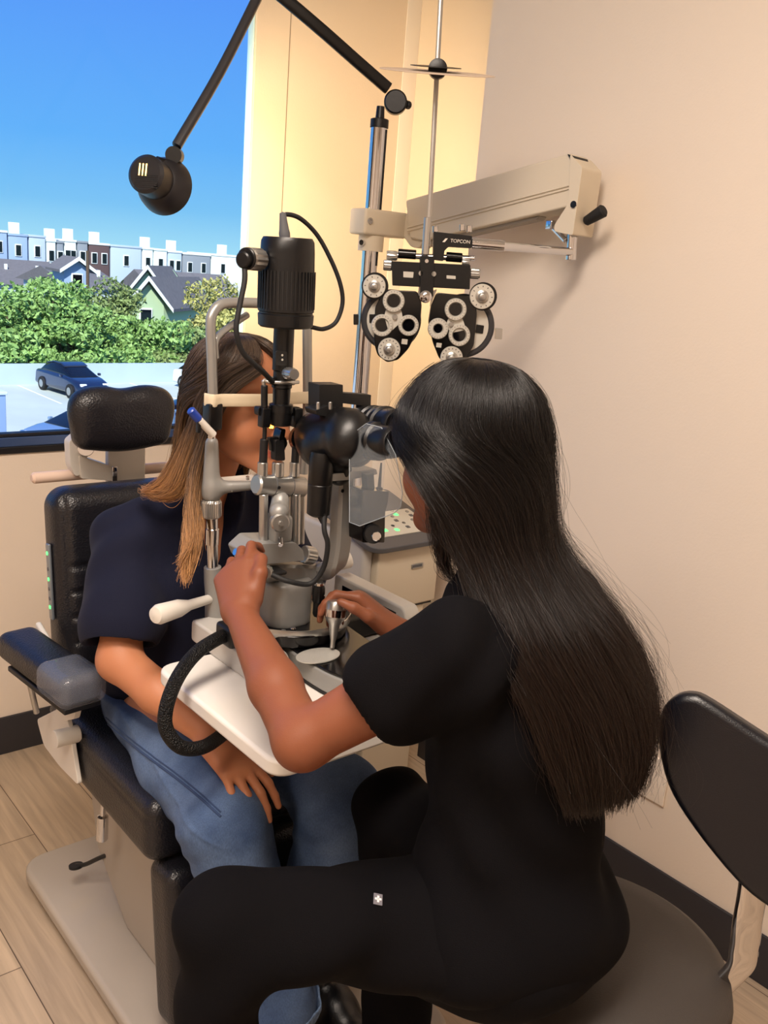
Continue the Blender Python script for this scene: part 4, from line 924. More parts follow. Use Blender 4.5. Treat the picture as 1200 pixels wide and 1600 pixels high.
# optical tube and lamp housing
TY = IY - .005
tp0 = P(438, 664, TY); tp1 = P(444, 512, TY); ax_ = tp1 - tp0; L = ax_.length
lathe('lens_barrel', tp0, ax_, [(0, .010), (0, .0165), (.012, .018), (.022, .018), (.022, .0195), (.034, .0195), (.036, .014), (.060, .0145), (.062, .0165), (.066, .0165), (.066, .0145), (.088, .0145), (.090, .0165), (L, .0165), (L, 0)], M_black, sl_, 36)
prof('barrel_scale', ((431, 548), (449, 549), (449, 572), (431, 571)), TY - .0168, .003, M_blackm)
for yy in (555, 562): lathe('scale_mark', P(441, yy, TY - .0172), (0, -1, 0), [(0, .0012), (0, .0018), (.0004, .0018), (.0004, .0012)], M_scale, sl_, 14)
knurl('filter_knob', P(448, 583, TY - .02), P(460, 585, TY - .05), .0095, M_alu, sl_, 16)
tube('filter_lever', [P(412, 594, IY), P(424, 597, IY - .01), P(450, 598, IY - .02), P(466, 597, IY - .012)], .003, M_alu, sl_)
prof('cross_bracket', ((404, 636), (470, 636), (471, 650), (404, 650)), TY + .004, .014, M_black)
prof('cross_bracket', ((425, 590), (462, 590), (462, 602), (425, 602)), TY - .006, .014, M_black)
ha, hb_ = P(446, 511, TY), P(450, 371, TY); hx = (hb_ - ha).normalized(); HL = (hb_ - ha).length
bm = B(); n = 64; prf = [(0, .028), (0, .040), (.003, .0435), (.020, .0445), (.0215, .0425), (.024, .0425), (.025, .0445), (.115, .0425), (HL - .006, .0415), (HL, .038), (HL, 0)]
f_lathe(bm, ha, hx, prf, 64)
lh = link('lamp_housing', me_of(bm, sharp=28), M_black, sl_)
bm = B(); Rh = frame(hx)
for k in range(44):
    a = 2 * math.pi * k / 44; e = Rh @ Vector((math.cos(a), math.sin(a), 0))
    f_box(bm, ha + hx * .058 + e * .0445, (.002, .0016, .058), Matrix((Rh @ Vector((-math.sin(a), math.cos(a), 0)), e, hx)).transposed())
link('cooling_rib', me_of(bm), M_blackm, lh)
c = P(476, 428, TY - .0385); lathe('led', c, (0.1, -1, 0), [(0, 0), (0, .0022), (.001, .0022), (.0015, 0)], mat('bright_green_led', '40ff60', .5, emit='5cff3a', estr=8), lh, 12)
a_, b_ = P(408, 406, TY), P(387, 404, TY - .01)
knurl('side_connector', a_, b_, .0165, M_alu, lh, 14); bm = B(); f_cyl(bm, b_, P(384, 404, TY - .012), .0165, None, 28, .002); f_cyl(bm, P(384, 406, TY - .012), P(378, 406, TY - .016), .0125, None, 24, .002); link('connector_plug', me_of(bm), M_black, lh)
tube('lamp_cable', [P(382, 412, TY - .012), P(382, 440, TY - .02), P(375, 475, TY - .025), P(369, 515, TY - .03), P(378, 548, TY - .03), P(398, 570, TY - .03), P(412, 582, TY - .025), P(426, 597, TY - .012)], .0042, M_rubber, sl_)
lathe('strain_relief', hb_ + (P(445, 371, TY) - hb_), P(442, 337, TY) - P(445, 371, TY), [(0, 0), (0, .0085), (.006, .0088), (.012, .0075), (.036, .0048), (.038, 0)], M_greyd, lh, 20)
tube('lamp_cable', [P(442, 342, TY), P(448, 335, TY), P(470, 342, TY), P(496, 368, TY), P(518, 408, TY - .005), P(532, 445, TY - .01), P(535, 475, TY - .01), P(525, 503, TY - .01), P(506, 514, TY - .01), P(486, 511, TY - .01)], .0036, M_rubber, sl_)
glow = lathe('slit_exit', P(424, 664, IY), (0, 0, -1), [(0, 0), (0, .0035), (.005, .0035), (.005, 0)], mat('slit_lamp_glow', 'ffb050', .5, emit='ffa030', estr=14), sl_, 14)
# ---- head rest frame
lx = P(333, 600, HY).x; rx = P(480, 600, HY).x
zb_ = TZ + .02
M_post = mat('headrest_post', '9b9a97', .35, metal=.5)
foot = [P(338, 985, HY), P(337, 935, HY), P(338, 888, HY)]
bm = B(); f_tube(bm, [P(342, 1000, HY), P(341, 940, HY), P(339, 925, HY), P(333, 905, HY), P(332, 886, HY)], [.026, .024, .022, .0165, .0155], 28); link('lower_post', me_of(bm), M_grey, sl_)
bm = B(); f_cyl(bm, P(332, 888, HY), P(331, 800, HY), .0105, None, 32); link('post_tube', me_of(bm), M_chrome, sl_)
lathe('post_ring', P(331, 850, HY), (0, 0, 1), [(0, .0105), (0, .0122), (.028, .0122), (.03, .0105)], M_chrome, sl_)
knurl('height_wheel', P(330, 808, HY), P(330, 780, HY), .0175, M_alu, sl_, 30)
s = SDF(.003); s.cone(P(330, 772, HY), P(331, 692, HY), .0165, .0115, .01); s.cone(P(333, 762, HY - .004), P(398, 758, HY - .03), .0125, .0085, .014)
p, q = s.mesh(clip=[((0, 0, P(330, 781, HY).z), (0, 0, -1))]); p = lap(p, q, 2); link('chin_bracket', np_mesh(p, q), M_grey, sl_)
cyl('bracket_pin', P(387, 750, HY - .02), P(387, 744, HY - .02), .0035, M_chrome, sl_)
cyl('post_neck', P(331, 695, HY), P(331, 676, HY), .007, M_chrome, sl_)
box('post_block', P(332, 650, HY), (.026, .026, .046), M_black, sl_, bev=.003)
tube('frame_tube', [P(333, 634, HY), P(331, 560, HY), P(329, 510, HY), P(332, 490, HY + .002), P(345, 476, HY + .006), P(372, 473, HY + .012), P(410, 474, HY + .012), P(450, 478, HY + .012), P(472, 486, HY + .006), P(479, 502, HY), P(480, 540, HY), P(480, 640, HY), P(474, 740, HY)], .0088, M_post, sl_)
tube('inner_tube', [P(337, 560, HY + .004), P(336, 536, HY + .006), P(344, 522, HY + .014), P(365, 506, HY + .03), P(386, 492, HY + .04)], .0062, M_post, sl_)
st0, st1 = P(334, 627, HY - .016), P(484, 622, HY - .016)
bm = B(); f_tube(bm, spline([Vector((lx - .012, HY + .006, st0.z)), Vector((lx - .006, HY - .012, st0.z)), Vector((lx + .02, HY - .010, st0.z)), Vector(((lx + rx) / 2, HY - .022, (st0.z + st1.z) / 2)), Vector((rx - .02, HY - .010, st1.z)), Vector((rx + .008, HY - .012, st1.z)), Vector((rx + .012, HY + .006, st1.z))], 8), 0, 12, flat=(.003, .022, (0, 1, 0)))
link('forehead_strap', me_of(bm), M_cream2, sl_)
mn('chin_cup', P(352, 752, HY) - Vector((0, .02, .004)), P(430, 762, HY) + Vector((.02, .03, .012)), M_white, sl_, bev=.004)
a_, b_ = P(334, 680, HY - .03), P(311, 656, HY - .03)
cyl('level_rod', a_, b_, .0065, M_white, sl_); bm = B(); f_cyl(bm, b_, P(297, 640, HY - .03), .0075, None, 18, .002); link('level_rod_cap', me_of(bm), M_blue, sl_)
box('rod_clip', P(310, 662, HY - .03), (.006, .008, .03), M_blackm, sl_, bev=.001)
# ---- microscope body
s = SDF(.003); b0 = P(499, 690, 1.19)
s.ell(b0 + Vector((0, 0, 0)), (.036, .037, .041), k=.02); s.cone(P(498, 680, 1.22), P(545, 690, 1.10), .041, .038, .02); s.cone(P(520, 668, 1.18), P(545, 672, 1.11), .034, .034, .02)
s.cone(P(502, 700, 1.16), P(530, 740, 1.14), .030, .020, .025)
p, q = s.mesh(); p = lap(p, q, 3); mb_ = link('microscope_body', np_mesh(p, q), M_black, sl_)
a_, b_ = P(545, 690, 1.125), P(563, 691, 1.095); lathe('magnification_drum', a_, b_ - a_, [(0, 0), (0, .0385), (.004, .0395), (.022, .0395), (.026, .037), (.030, .030), (.030, 0)], M_black, mb_, 48)
bm = B(); f_cyl(bm, P(478, 686, 1.235), P(472, 686, 1.265), .024, None, 36, .003); link('objective', me_of(bm), M_gloss, sl_)
bm = B(); f_lathe(bm, P(497, 806, 1.135), Vector((0, 0, 1)), [(0, 0), (0, .012), (.004, .0185), (.052, .0195), (.053, .0188), (.054, .0195), (.095, .0195), (.104, .0175), (.104, 0)], 40); link('side_unit', me_of(bm), M_black, sl_)
bm = B(); f_cyl(bm, P(506, 818, 1.12), P(503, 803, 1.125), .005, .009, 18); link('cable_gland', me_of(bm), M_rubber, sl_)
prof('arm_bracket', ((519, 741), (588, 733), (590, 741), (566, 746), (546, 750), (519, 752)), 1.12, .035, M_grey, .002)
prof('adapter_plate', ((493, 641), (512, 634), (556, 646), (552, 656), (496, 649)), 1.14, .03, M_blackm, .002)
prof('camera_adapter', ((499, 601), (536, 601), (536, 640), (499, 640)), 1.15, .03, M_blackm, .002)
prof('adapter_bar', ((534, 614), (580, 617), (578, 664), (567, 664), (567, 634), (534, 630)), 1.15, .018, M_blackm, .001, .001)
for x in (497, 516): cyl('adapter_screw', P(x, 640, 1.13), P(x, 628, 1.13), .0028, M_alu, sl_)
# eyepieces pointing to the doctor
for k, (a, b) in enumerate(((P(556, 686, 1.12), P(619, 692, 1.005)), (P(575, 664, 1.14), P(622, 664, 1.035)))):
    d = b - a; L = d.length
    e = lathe('eyepiece', a, d, [(-.02, 0), (-.02, .030), (0, .0315), (L * .22, .0315), (L * .24, .028), (L * .34, .028), (L * .36, .030), (L * .44, .030), (L * .46, .0275), (L * .52, .0275), (L * .54, .0295), (L * .62, .0295), (L * .65, .026), (L * .88, .0245), (L * .98, .0225), (L, .0205), (L * .97, .017), (L * .9, .015), (L * .9, 0)], M_black, sl_, 44)
    if k == 0:
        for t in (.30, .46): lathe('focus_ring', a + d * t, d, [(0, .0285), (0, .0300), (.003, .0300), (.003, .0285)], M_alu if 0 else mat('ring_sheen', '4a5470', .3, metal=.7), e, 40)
# clear breath shield
bs = [at(x, y, d=1.395 + (x - 545) * -.0007) for x, y in ((546, 700), (553, 676), (572, 662), (596, 668), (618, 710), (629, 770), (626, 792), (616, 802), (562, 822), (546, 816))]
nb = (bs[5] - bs[0]).cross(bs[8] - bs[0]).normalized()
o0 = sum(bs, Vector()) / len(bs); bs = [CAM + (p - CAM) * ((o0 - CAM).dot(nb) / (p - CAM).dot(nb)) for p in bs]
bm = B(); f_prism(bm, bs, nb * .0016); link('breath_shield', me_of(bm), mat('clear_acrylic', 'dfe8f0', .04, alpha=.06, spec=.5), sl_, smooth=False)
bm = B(); f_tube(bm, bs + [bs[0]], .0007, 6, False); link('shield_edge', me_of(bm), mat('acrylic_edge', '8d959b', .2), sl_)
# prism holder hanging under the eyepieces
prof('holder_post', ((573, 742), (584, 740), (586, 772), (574, 772)), 1.105, .014, M_black, .001)
prof('holder_body', ((567, 766), (608, 768), (606, 786), (602, 800), (601, 848), (566, 848), (565, 800)), 1.09, .035, M_gloss, .003)
bm = B(); f_cyl(bm, P(583, 834, 1.092), P(583, 834, 1.078), .016, None, 30, .003); link('holder_disc', me_of(bm), M_black, sl_)
bm = B(); f_cyl(bm, P(588, 838, 1.082), P(588, 838, 1.060), .0075, None, 24, .001); link('release_button', me_of(bm), M_chrome, sl_)
lathe('holder_pin', P(592, 770, 1.11), (0, 0, 1), [(0, 0), (0, .006), (.008, .006), (.010, .003), (.05, .0015), (.05, 0)], M_greyd, sl_, 14)
# braided hose from the base, looping below the table top
M_braid = mat('braided_sleeve', '08080a', .55, spec=.3, bump=1.0, bscale=420, btype='voronoi')
box('hose_socket', at(362, 990, d=1.53), (.035, .05, .035), M_blackm, sl_, bev=.006)
hp_ = [at(362, 990, d=1.54), at(338, 999, d=1.50), at(305, 1022, d=1.46), at(277, 1060, d=1.43), at(260, 1105, d=1.42), at(260, 1140, d=1.42), at(282, 1167, d=1.43), at(315, 1168, d=1.46), at(345, 1150, d=1.52), at(368, 1128, d=1.6)]
tube('braided_hose', hp_, .0115, M_braid, sl_, n=20, k=10)
# ------------------------------------------------------------------ people
def V3(*a): return np.array(a, float)
def basis(fwd, up, scale=1):
    f = Vector(fwd).normalized(); u = Vector(up); u = (u - u.dot(f) * f).normalized(); r = f.cross(u)
    return np.array(Matrix((r, f, u)).transposed()) * scale     # columns: right, forward, up
def head(s, c, fwd, up, sc=1.0):
    R = basis(fwd, up); c = np.array(c, float)
    T = lambda x, y, z: c + R @ (np.array((x, y, z)) * sc)
    e = lambda p, r, k=.015, sub=False, RR=None: s.ell(T(*p), np.array(r) * sc, R if RR is None else RR, k, sub)
    cn = lambda a, b, ra, rb, k=.012: s.cone(T(*a), T(*b), ra * sc, rb * sc, k)
    e((0, -.014, .036), (.073, .092, .080)); e((0, .028, -.012), (.062, .060, .088), .03)
    for x in (-1, 1):
        cn((x * .052, -.002, -.050), (x * .014, .068, -.094), .018, .015, .03)
        e((x * .038, .050, -.036), (.026, .026, .026), .025)
        e((x * .031, .093, -.003), (.017, .012, .010), .012, True)
        e((x * .031, .0745, -.003), (.0135, .0125, .0115), .003)
        cn((x * .016, .083, .016), (x * .048, .070, .018), .008, .008, .014)
        e((x * .010, .094, -.041), (.008, .009, .007), .006)
        RR = R @ np.array(Matrix.Rotation(x * .35, 3, 'Z') @ Matrix.Rotation(-.15, 3, 'X'))
        e((x * .076, -.012, -.008), (.007, .018, .031), .006, False, RR); e((x * .084, -.008, -.004), (.006, .010, .018), .006, True, RR); e((x * .078, -.002, -.032), (.006, .008, .010), .006)
    e((0, .076, -.100), (.017, .015, .014), .02)
    cn((0, .080, .008), (0, .102, -.034), .007, .0095, .012); e((0, .101, -.037), (.010, .009, .008), .01)
    e((0, .089, -.0655), (.022, .009, .0055), .006); e((0, .086, -.0745), (.019, .009, .0065), .006)
    return T
def hand(s, wrist, d, n, thumb, curls, spread=.06, th=None, sc=1.0):
    """d: towards the fingers, n: out of the palm, thumb: side sign; curls: 4 tuples of bends in degrees"""
    d = Vector(d).normalized(); n = Vector(n); n = (n - n.dot(d) * d).normalized(); t = d.cross(n).normalized() * thumb; w = Vector(wrist)
    L = [(.041, .025, .021), (.045, .029, .022), (.041, .027, .021), (.032, .020, .018)]; ok = []
    offs = [.027, .0095, -.009, -.0265]; up = [.083, .087, .083, .075]
    for i in range(4):
        k = w + (d * up[i] + t * offs[i]) * sc; ok.append(k)
        s.cone(w + (d * .012 + t * offs[i] * .55) * sc, k, .0145 * sc, .0098 * sc, .014)
        a = 0; p = k; fd = (d + t * (offs[i] / .027) * spread).normalized(); rad = (.0092, .0082, .0074, .0062) if i < 3 else (.0080, .0070, .0063, .0054)
        for j in range(3):
            a += math.radians(curls[i][j]); v = fd * math.cos(a) + n * math.sin(a); q = p + v * L[i][j] * sc
            s.cone(p, q, rad[j] * sc, rad[j + 1] * sc, .003); p = q
        ok.append(p)
    s.cone(w + (n * .004) * sc, w + (d * .075 + n * .004) * sc, .017 * sc, .015 * sc, .014, flat=(tuple(t), 1.5))
    th = th or ((.050, .042, .018), (.080, .048, .030), (.105, .040, .036))
    P_ = [w + (d * a + t * b + n * c) * sc for a, b, c in ((.018, .020, .010),) + tuple(th)]
    for a, b, ra, rb in zip(P_, P_[1:], (.0155, .0115, .0092), (.0118, .0095, .0072)): s.cone(a, b, ra * sc, rb * sc, .006)
    return P_
def paint(o, base, blobs, root):
    """intrinsic skin tones (lips, brows, nails) as a colour attribute; blobs in world coords"""
    me = o.data; n = len(me.vertices); co = np.empty(n * 3); me.vertices.foreach_get('co', co); co = co.reshape(-1, 3) + np.array(root)
    c = np.tile(np.array((*s2l(base), 1)), (n, 1))
    for (p, r, col) in blobs:
        w_ = np.clip(1.4 - np.linalg.norm((co - np.array(p)) / np.array(r), axis=1), 0, 1)[:, None]; w_ = np.clip(w_ * 2.5, 0, 1)
        c = c * (1 - w_) + np.array((*s2l(col), 1)) * w_
    a = me.color_attributes.new('tone', 'FLOAT_COLOR', 'POINT'); a.data.foreach_set('color', c.ravel())
def skinmat(name, col): return mat(name, col, .5, attr='tone', bump=.12, bscale=700, sss=.18, spec=.35)
def person_mesh(s, name, m, root=None, smooth=2):
    p, q = s.mesh(); p = lap(p, q, smooth, .4)
    if root is None:
        me = np_mesh(p, q); loc = Vector((p[:, 0].mean(), p[:, 1].mean(), p[:, 2].min())); me.transform(Matrix.Translation(-loc)); me.shade_smooth()
        o = bpy.data.objects.new(name, me); COL.objects.link(o); o.location = loc; me.materials.append(m); return o
    return link(name, np_mesh(p, q), m, root)
def cloth(s, name, m, root, folds, amp, clip=None, local=None):
    p, q = s.mesh(clip=clip); p = lap(p, q, 3); n = vnormals(p, q)
    d = ridged(p, folds, amp)
    if local is not None: d = d + local(p)
    p = p + n * d[:, None]; p = lap(p, q, 1)
    return link(name, np_mesh(p, q), m, root)
def strands(name, P_, rad, m, root):
    N, S = P_.shape[:2]; hc = bpy.data.hair_curves.new(name); hc.add_curves([S] * N)
    P2 = P_ - np.array(root.location); hc.attributes['position'].data.foreach_set('vector', np.ascontiguousarray(P2, np.float32).ravel())
    ra = hc.attributes.new('radius', 'FLOAT', 'POINT'); r = np.broadcast_to(rad, (N, S)).astype(np.float32); ra.data.foreach_set('value', np.ascontiguousarray(r).ravel())
    hc.materials.append(m); o = bpy.data.objects.new(name, hc); COL.objects.link(o); o.parent = root; return o
def hairmat(name, root_c, tip_c, rough=.35, mid=.6):
    m = bpy.data.materials.new(name); m.use_nodes = True; nt = m.node_tree; b = nt.nodes['Principled BSDF']
    h = nt.nodes.new('ShaderNodeHairInfo'); r = nt.nodes.new('ShaderNodeValToRGB'); r.color_ramp.elements[0].color = (*s2l(root_c), 1); r.color_ramp.elements[1].color = (*s2l(tip_c), 1)
    r.color_ramp.elements[0].position = mid - .25; r.color_ramp.elements[1].position = min(mid + .35, 1)
    nt.links.new(h.outputs['Intercept'], r.inputs[0])
    mr = nt.nodes.new('ShaderNodeMapRange'); mr.inputs[3].default_value = .45; mr.inputs[4].default_value = 1.8; nt.links.new(h.outputs['Random'], mr.inputs[0])
    s_ = nt.nodes.new('ShaderNodeVectorMath'); s_.operation = 'SCALE'; nt.links.new(r.outputs[0], s_.inputs[0]); nt.links.new(mr.outputs[0], s_.inputs['Scale'])
    nt.links.new(s_.outputs[0], b.inputs['Base Color']); b.inputs['Roughness'].default_value = rough; b.inputs['Specular IOR Level'].default_value = .38
    return m
def lvl(table, t):
    """table rows (z, cx, cy, rx, ry, left, right); t in 0..1 down the rows, smooth"""
    T = np.array(table, float); x = np.clip(t, 0, 1) * (len(T) - 1); out = []
    i = np.clip(x.astype(int), 0, len(T) - 2); f = x - i
    a = T[np.clip(i - 1, 0, None)]; b = T[i]; c = T[i + 1]; d = T[np.clip(i + 2, None, len(T) - 1)]; f = f[..., None]
    return .5 * (2 * b + (c - a) * f + (2 * a - 5 * b + 4 * c - d) * f * f + (3 * b - a - 3 * c + d) * f ** 3)
def hair_surface(table, back, s, t, rho=1.0):
    """back: unit vector out of the back of the head; side: towards the camera side (-X)"""
    L = lvl(table, t); th = np.radians(-L[..., 6] + s * (L[..., 5] + L[..., 6]))
    x = L[..., 1] - np.sin(th) * L[..., 3] * rho; y = L[..., 2] + back * np.cos(th) * L[..., 4] * rho
    return np.stack([x, y, L[..., 0]], -1)

# ---------------------------------------------------------------- patient
SK1 = skinmat('patient_skin', 'b87a58')
HC = V3(.893, 1.472, 1.235); HF = (.36, -1, -.05); HU = (0, -.10, 1)
pel = V3(.885, 1.66, .60); che = V3(.885, 1.62, .86)
sR, sL = V3(.750, 1.605, .950), V3(1.03, 1.605, .965); eR, eL = V3(.672, 1.500, .755), V3(1.12, 1.56, .77)
wR, wL = V3(.735, 1.275, .690), V3(1.06, 1.42, .69)
hR, hL = V3(.80, 1.63, .585), V3(.975, 1.63, .585); kR, kL = V3(.728, 1.195, .555), V3(.945, 1.165, .555); aR, aL = V3(.800, 1.11, .195), V3(.955, 1.20, .195)
s = SDF(.0032)
T = head(s, HC, HF, HU, 1.06)
s.cone(T(0, -.030, -.045), che + V3(0, -.005, .13), .050, .052, .02)
s.ell(che + V3(0, 0, .03), (.135, .085, .13), k=.03); s.cone(che, pel, .095, .11, .03, flat=((1, 0, 0), 1.2)); s.cone(sR, sL, .048, .048, .03)
for sh, el_, wr in ((sR, eR, wR), (sL, eL, wL)):
    s.cone(sh, el_, .047, .038, .02); s.cone(el_, el_ * .55 + wr * .45, .038, .036, .02); s.cone(el_ * .55 + wr * .45, wr, .036, .0235, .015)
for h_, k_, a_ in ((hR, kR, aR), (hL, kL, aL)): s.cone(h_, k_, .075, .048, .02); s.cone(k_, a_, .046, .032, .02)
hd_ = at(412, 1262, z=.612) - Vector(wR)
hand(s, Vector(wR) + hd_.normalized() * .01, hd_ + Vector((0, 0, .02)), (0.10, -.1, -1), 1, [(16, 22, 12), (20, 22, 12), (22, 24, 12), (26, 26, 12)], .18, ((.050, .046, .012), (.080, .058, .016), (.105, .060, .022)))
hand(s, wL, (-.6, -.6, -.12), (0, 0, -1), -1, [(15, 20, 12)] * 4, .05)
pt = person_mesh(s, 'person', SK1)
tag(pt, 'seated person with long light-brown hair, navy top and jeans, chin on the slit lamp rest', 'person')
def TW_(x, y, z): return tuple(T(x, y, z))
paint(pt, 'b87a58', [(TW_(0, .094, -.070), (.022, .012, .011), 'a8584c'), (TW_(.076, -.012, -.008), (.012, .02, .03), 'c47c60')] +
      [(TW_(x, .080, -.004), (.010, .008, .0035), '5a3a2c') for x in (-.031, .031)], pt.location)
# brows and lashes
for nm, z, r_, yy in (('eyebrow', .022, .0016, .084), ('eyelashes', -.007, .0011, .0885)):
    for sx_ in (-1, 1):
        pts = [Vector(T(sx_ * x, yy - (x - .03) ** 2 * 14 - .002, z + .004 * math.sin((x - .014) / .034 * math.pi) * (1 if nm == 'eyebrow' else -1))) for x in (.014, .022, .031, .040, .048)]
        tube(nm, pts, r_, mat('brow_hair', '4a3526', .6), pt, 6, 4)
M_navy = mat('navy_cotton', '0f1329', .85, bump=.35, bscale=900, sheen=.03, spec=.25)
s = SDF(.0038)
s.ell(che + V3(0, .005, .015), (.160, .108, .135), k=.04); s.cone(che + V3(0, .01, -.02), pel + V3(0, .0, .0), .118, .135, .05, flat=((1, 0, 0), 1.22))
s.cone(sR + V3(0, 0, .0), sL, .066, .066, .05); s.cone(T(0, -.045, -.105), che + V3(0, .0, .06), .062, .09, .03)
for sh, el_, o_ in ((sR, eR, -1), (sL, eL, 1)):
    m_ = sh * .30 + el_ * .70; dn = (el_ - sh) / np.linalg.norm(el_ - sh)
    s.cone(sh, m_ + V3(o_ * .006, .0, 0), .066, .078, .04)
s.cone(che + V3(-.05, -.06, .0), pel + V3(-.04, -.02, .02), .07, .09, .04); s.cone(che + V3(.05, -.06, .0), pel + V3(.04, -.02, .02), .07, .09, .04)
# neck opening and sleeve ends cut away
s.cone(T(0, .03, -.085), T(0, -.02, -.135), .062, .058, .006, sub=True)
s.cone(che + V3(0, -.10, .15), che + V3(0, -.105, .055), .05, .012, .008, sub=True)
for sh, el_ in ((sR, eR), (sL, eL)):
    dn = (el_ - sh) / np.linalg.norm(el_ - sh); m_ = sh * .30 + el_ * .70
    s.cone(m_ + dn * .105, m_ + dn * .16, .09, .09, .004, sub=True); s.cone(m_ + dn * .02, m_ + dn * .08, .060, .064, .003, sub=True)
cloth(s, 'navy_top', M_navy, pt, [((1, .2, -.8), 60, .3), ((-.6, .3, -1), 45, 1.7), ((.3, 1, .4), 52, 2.2)], .014)
s = SDF(.004)
s.ell(pel + V3(0, .0, -.015), (.160, .125, .09), k=.04)
for h_, k_, a_ in ((hR, kR, aR), (hL, kL, aL)):
    s.cone(h_, k_ + V3(0, .0, 0), .098, .076, .035); s.cone(k_ + V3(0, 0, 0), k_ * .5 + a_ * .5, .073, .072, .03); s.cone(k_ * .5 + a_ * .5, a_ + V3(0, 0, .02), .072, .074, .03)
    s.cone(a_ + V3(0, 0, .005), a_ - V3(0, 0, .08), .068, .07, .003, sub=True)
def jean_local(p):
    out = np.zeros(len(p))
    for k_ in (kR, kL):
        r = np.linalg.norm(p - (k_ + V3(0, .055, -.05)), axis=1); out += -.0028 * np.sin((p[:, 2] * 1.2 + p[:, 1] * .8) * 130) * np.exp(-(r / .08) ** 2)
    for h_, k_, sg in ((hR, kR, -1), (hL, kL, 1)):   # outer side seam
        d = (k_ - h_) / np.linalg.norm(k_ - h_); v = p - h_; t_ = v @ d; w_ = v - t_[:, None] * d
        an = np.arctan2(w_[:, 2], w_[:, 0] * sg) * .07
        out += .0022 * np.exp(-((an - .030) / .0035) ** 2) * ((w_[:, 0] * sg) > 0) * (t_ > -.02) * (t_ < .52) * (1 + .5 * np.sin(t_ * 230))
    return out
def denim():
    m = bpy.data.materials.new('blue_denim'); m.use_nodes = True; nt = m.node_tree; b = nt.nodes['Principled BSDF']; t = nt.nodes.new('ShaderNodeTexCoord')
    n = nt.nodes.new('ShaderNodeTexNoise'); n.inputs['Scale'].default_value = 9; n.inputs['Detail'].default_value = 5; r = nt.nodes.new('ShaderNodeValToRGB')
    r.color_ramp.elements[0].position = .3; r.color_ramp.elements[0].color = (*s2l('34486c'), 1); r.color_ramp.elements[1].position = .72; r.color_ramp.elements[1].color = (*s2l('61779a'), 1)
    n2 = nt.nodes.new('ShaderNodeTexNoise'); n2.inputs['Scale'].default_value = 700; n2.inputs['Detail'].default_value = 2; mp = nt.nodes.new('ShaderNodeMapping'); mp.inputs['Scale'].default_value = (1, 1, .25)
    nt.links.new(t.outputs['Object'], n.inputs[0]); nt.links.new(t.outputs['Object'], mp.inputs[0]); nt.links.new(mp.outputs[0], n2.inputs[0]); nt.links.new(n.outputs['Fac'], r.inputs[0])
    mr = nt.nodes.new('ShaderNodeMapRange'); mr.inputs[1].default_value = .3; mr.inputs[2].default_value = .7; mr.inputs[3].default_value = .82; mr.inputs[4].default_value = 1.2; nt.links.new(n2.outputs['Fac'], mr.inputs[0])
    s_ = nt.nodes.new('ShaderNodeVectorMath'); s_.operation = 'SCALE'; nt.links.new(r.outputs[0], s_.inputs[0]); nt.links.new(mr.outputs[0], s_.inputs['Scale']); nt.links.new(s_.outputs[0], b.inputs['Base Color'])
    bp = nt.nodes.new('ShaderNodeBump'); bp.inputs['Strength'].default_value = .4; bp.inputs['Distance'].default_value = .001; nt.links.new(n2.outputs['Fac'], bp.inputs['Height']); nt.links.new(bp.outputs[0], b.inputs['Normal'])
    b.inputs['Roughness'].default_value = .85; b.inputs['Specular IOR Level'].default_value = .25; return m
M_denim = denim()
jn_ = cloth(s, 'jeans', M_denim, pt, [((1, .3, -.6), 48, .9), ((.2, 1, .8), 40, 2.7)], .011, clip=[((0, 0, .775), (0, .1, 1))], local=jean_local)
bpy.context.view_layer.update()
def hit_on(ob, px, py):
    mi = ob.matrix_world.inverted(); ok, loc, nor, _ = ob.ray_cast(mi @ CAM, (mi.to_3x3() @ ray(px, py)).normalized())
    return (ob.matrix_world @ loc, nor) if ok else None
for off in (0, 7):
    hs = [hit_on(jn_, q.x, q.y - off) for q in spline([(a, b, 0) for a, b in ((166, 1128), (190, 1150), (216, 1171), (246, 1194), (277, 1217), (312, 1246), (345, 1276))], 7)]
    hs = [h[0] + h[1] * .0006 for h in hs if h and .4 < h[0].z < .8 and h[0].x < .85]
    if len(hs) > 2: tube('side_seam', hs, .0014 if off else .0022, mat('seam_thread', '2f4266' if not off else '8092ae', .9), pt, 8, 1)
for a_ in (aR, aL):
    bm = B(); n = 44; rg = []
    for zz, rr in ((-.014, .0735), (.004, .0785), (.012, .0775), (.012, .074), (-.006, .070)):
        rg.append([bm.verts.new(Vector(a_ + V3(math.cos(k * 2 * math.pi / n) * (rr + .002 * math.sin(k * 5)), math.sin(k * 2 * math.pi / n) * (rr + .002 * math.sin(k * 5)), .018 + zz))) for k in range(n)])
    for i in range(5):
        for k in range(n): bm.faces.new((rg[i][k], rg[i][(k + 1) % n], rg[(i + 1) % 5][(k + 1) % n], rg[(i + 1) % 5][k]))
    link('frayed_hem', me_of(bm), mat('pale_hem_denim', '6f86a8', .9, var=.35, vscale=160), pt)
# black boots
for a_, sg in ((aR, -1), (aL, 1)):
    s = SDF(.004); f_ = a_ + V3(0, 0, -.03)
    s.cone(f_ + V3(0, 0, .05), f_ + V3(0, 0, -.05), .045, .042, .02); s.cone(f_ + V3(0, .01, -.07), f_ + V3(0, -.15, -.078), .036, .030, .03, flat=((1, 0, 0), 1.15)); s.cone(f_ + V3(0, .02, -.06), f_ + V3(0, -.07, -.06), .04, .036, .03)
    p, q = s.mesh(clip=[((0, 0, .004), (0, 0, -1))]); b_ = link('boot', np_mesh(lap(p, q, 2), q), mat('black_boot_leather', '0c0c11', .32, bump=.2, bscale=300), pt)
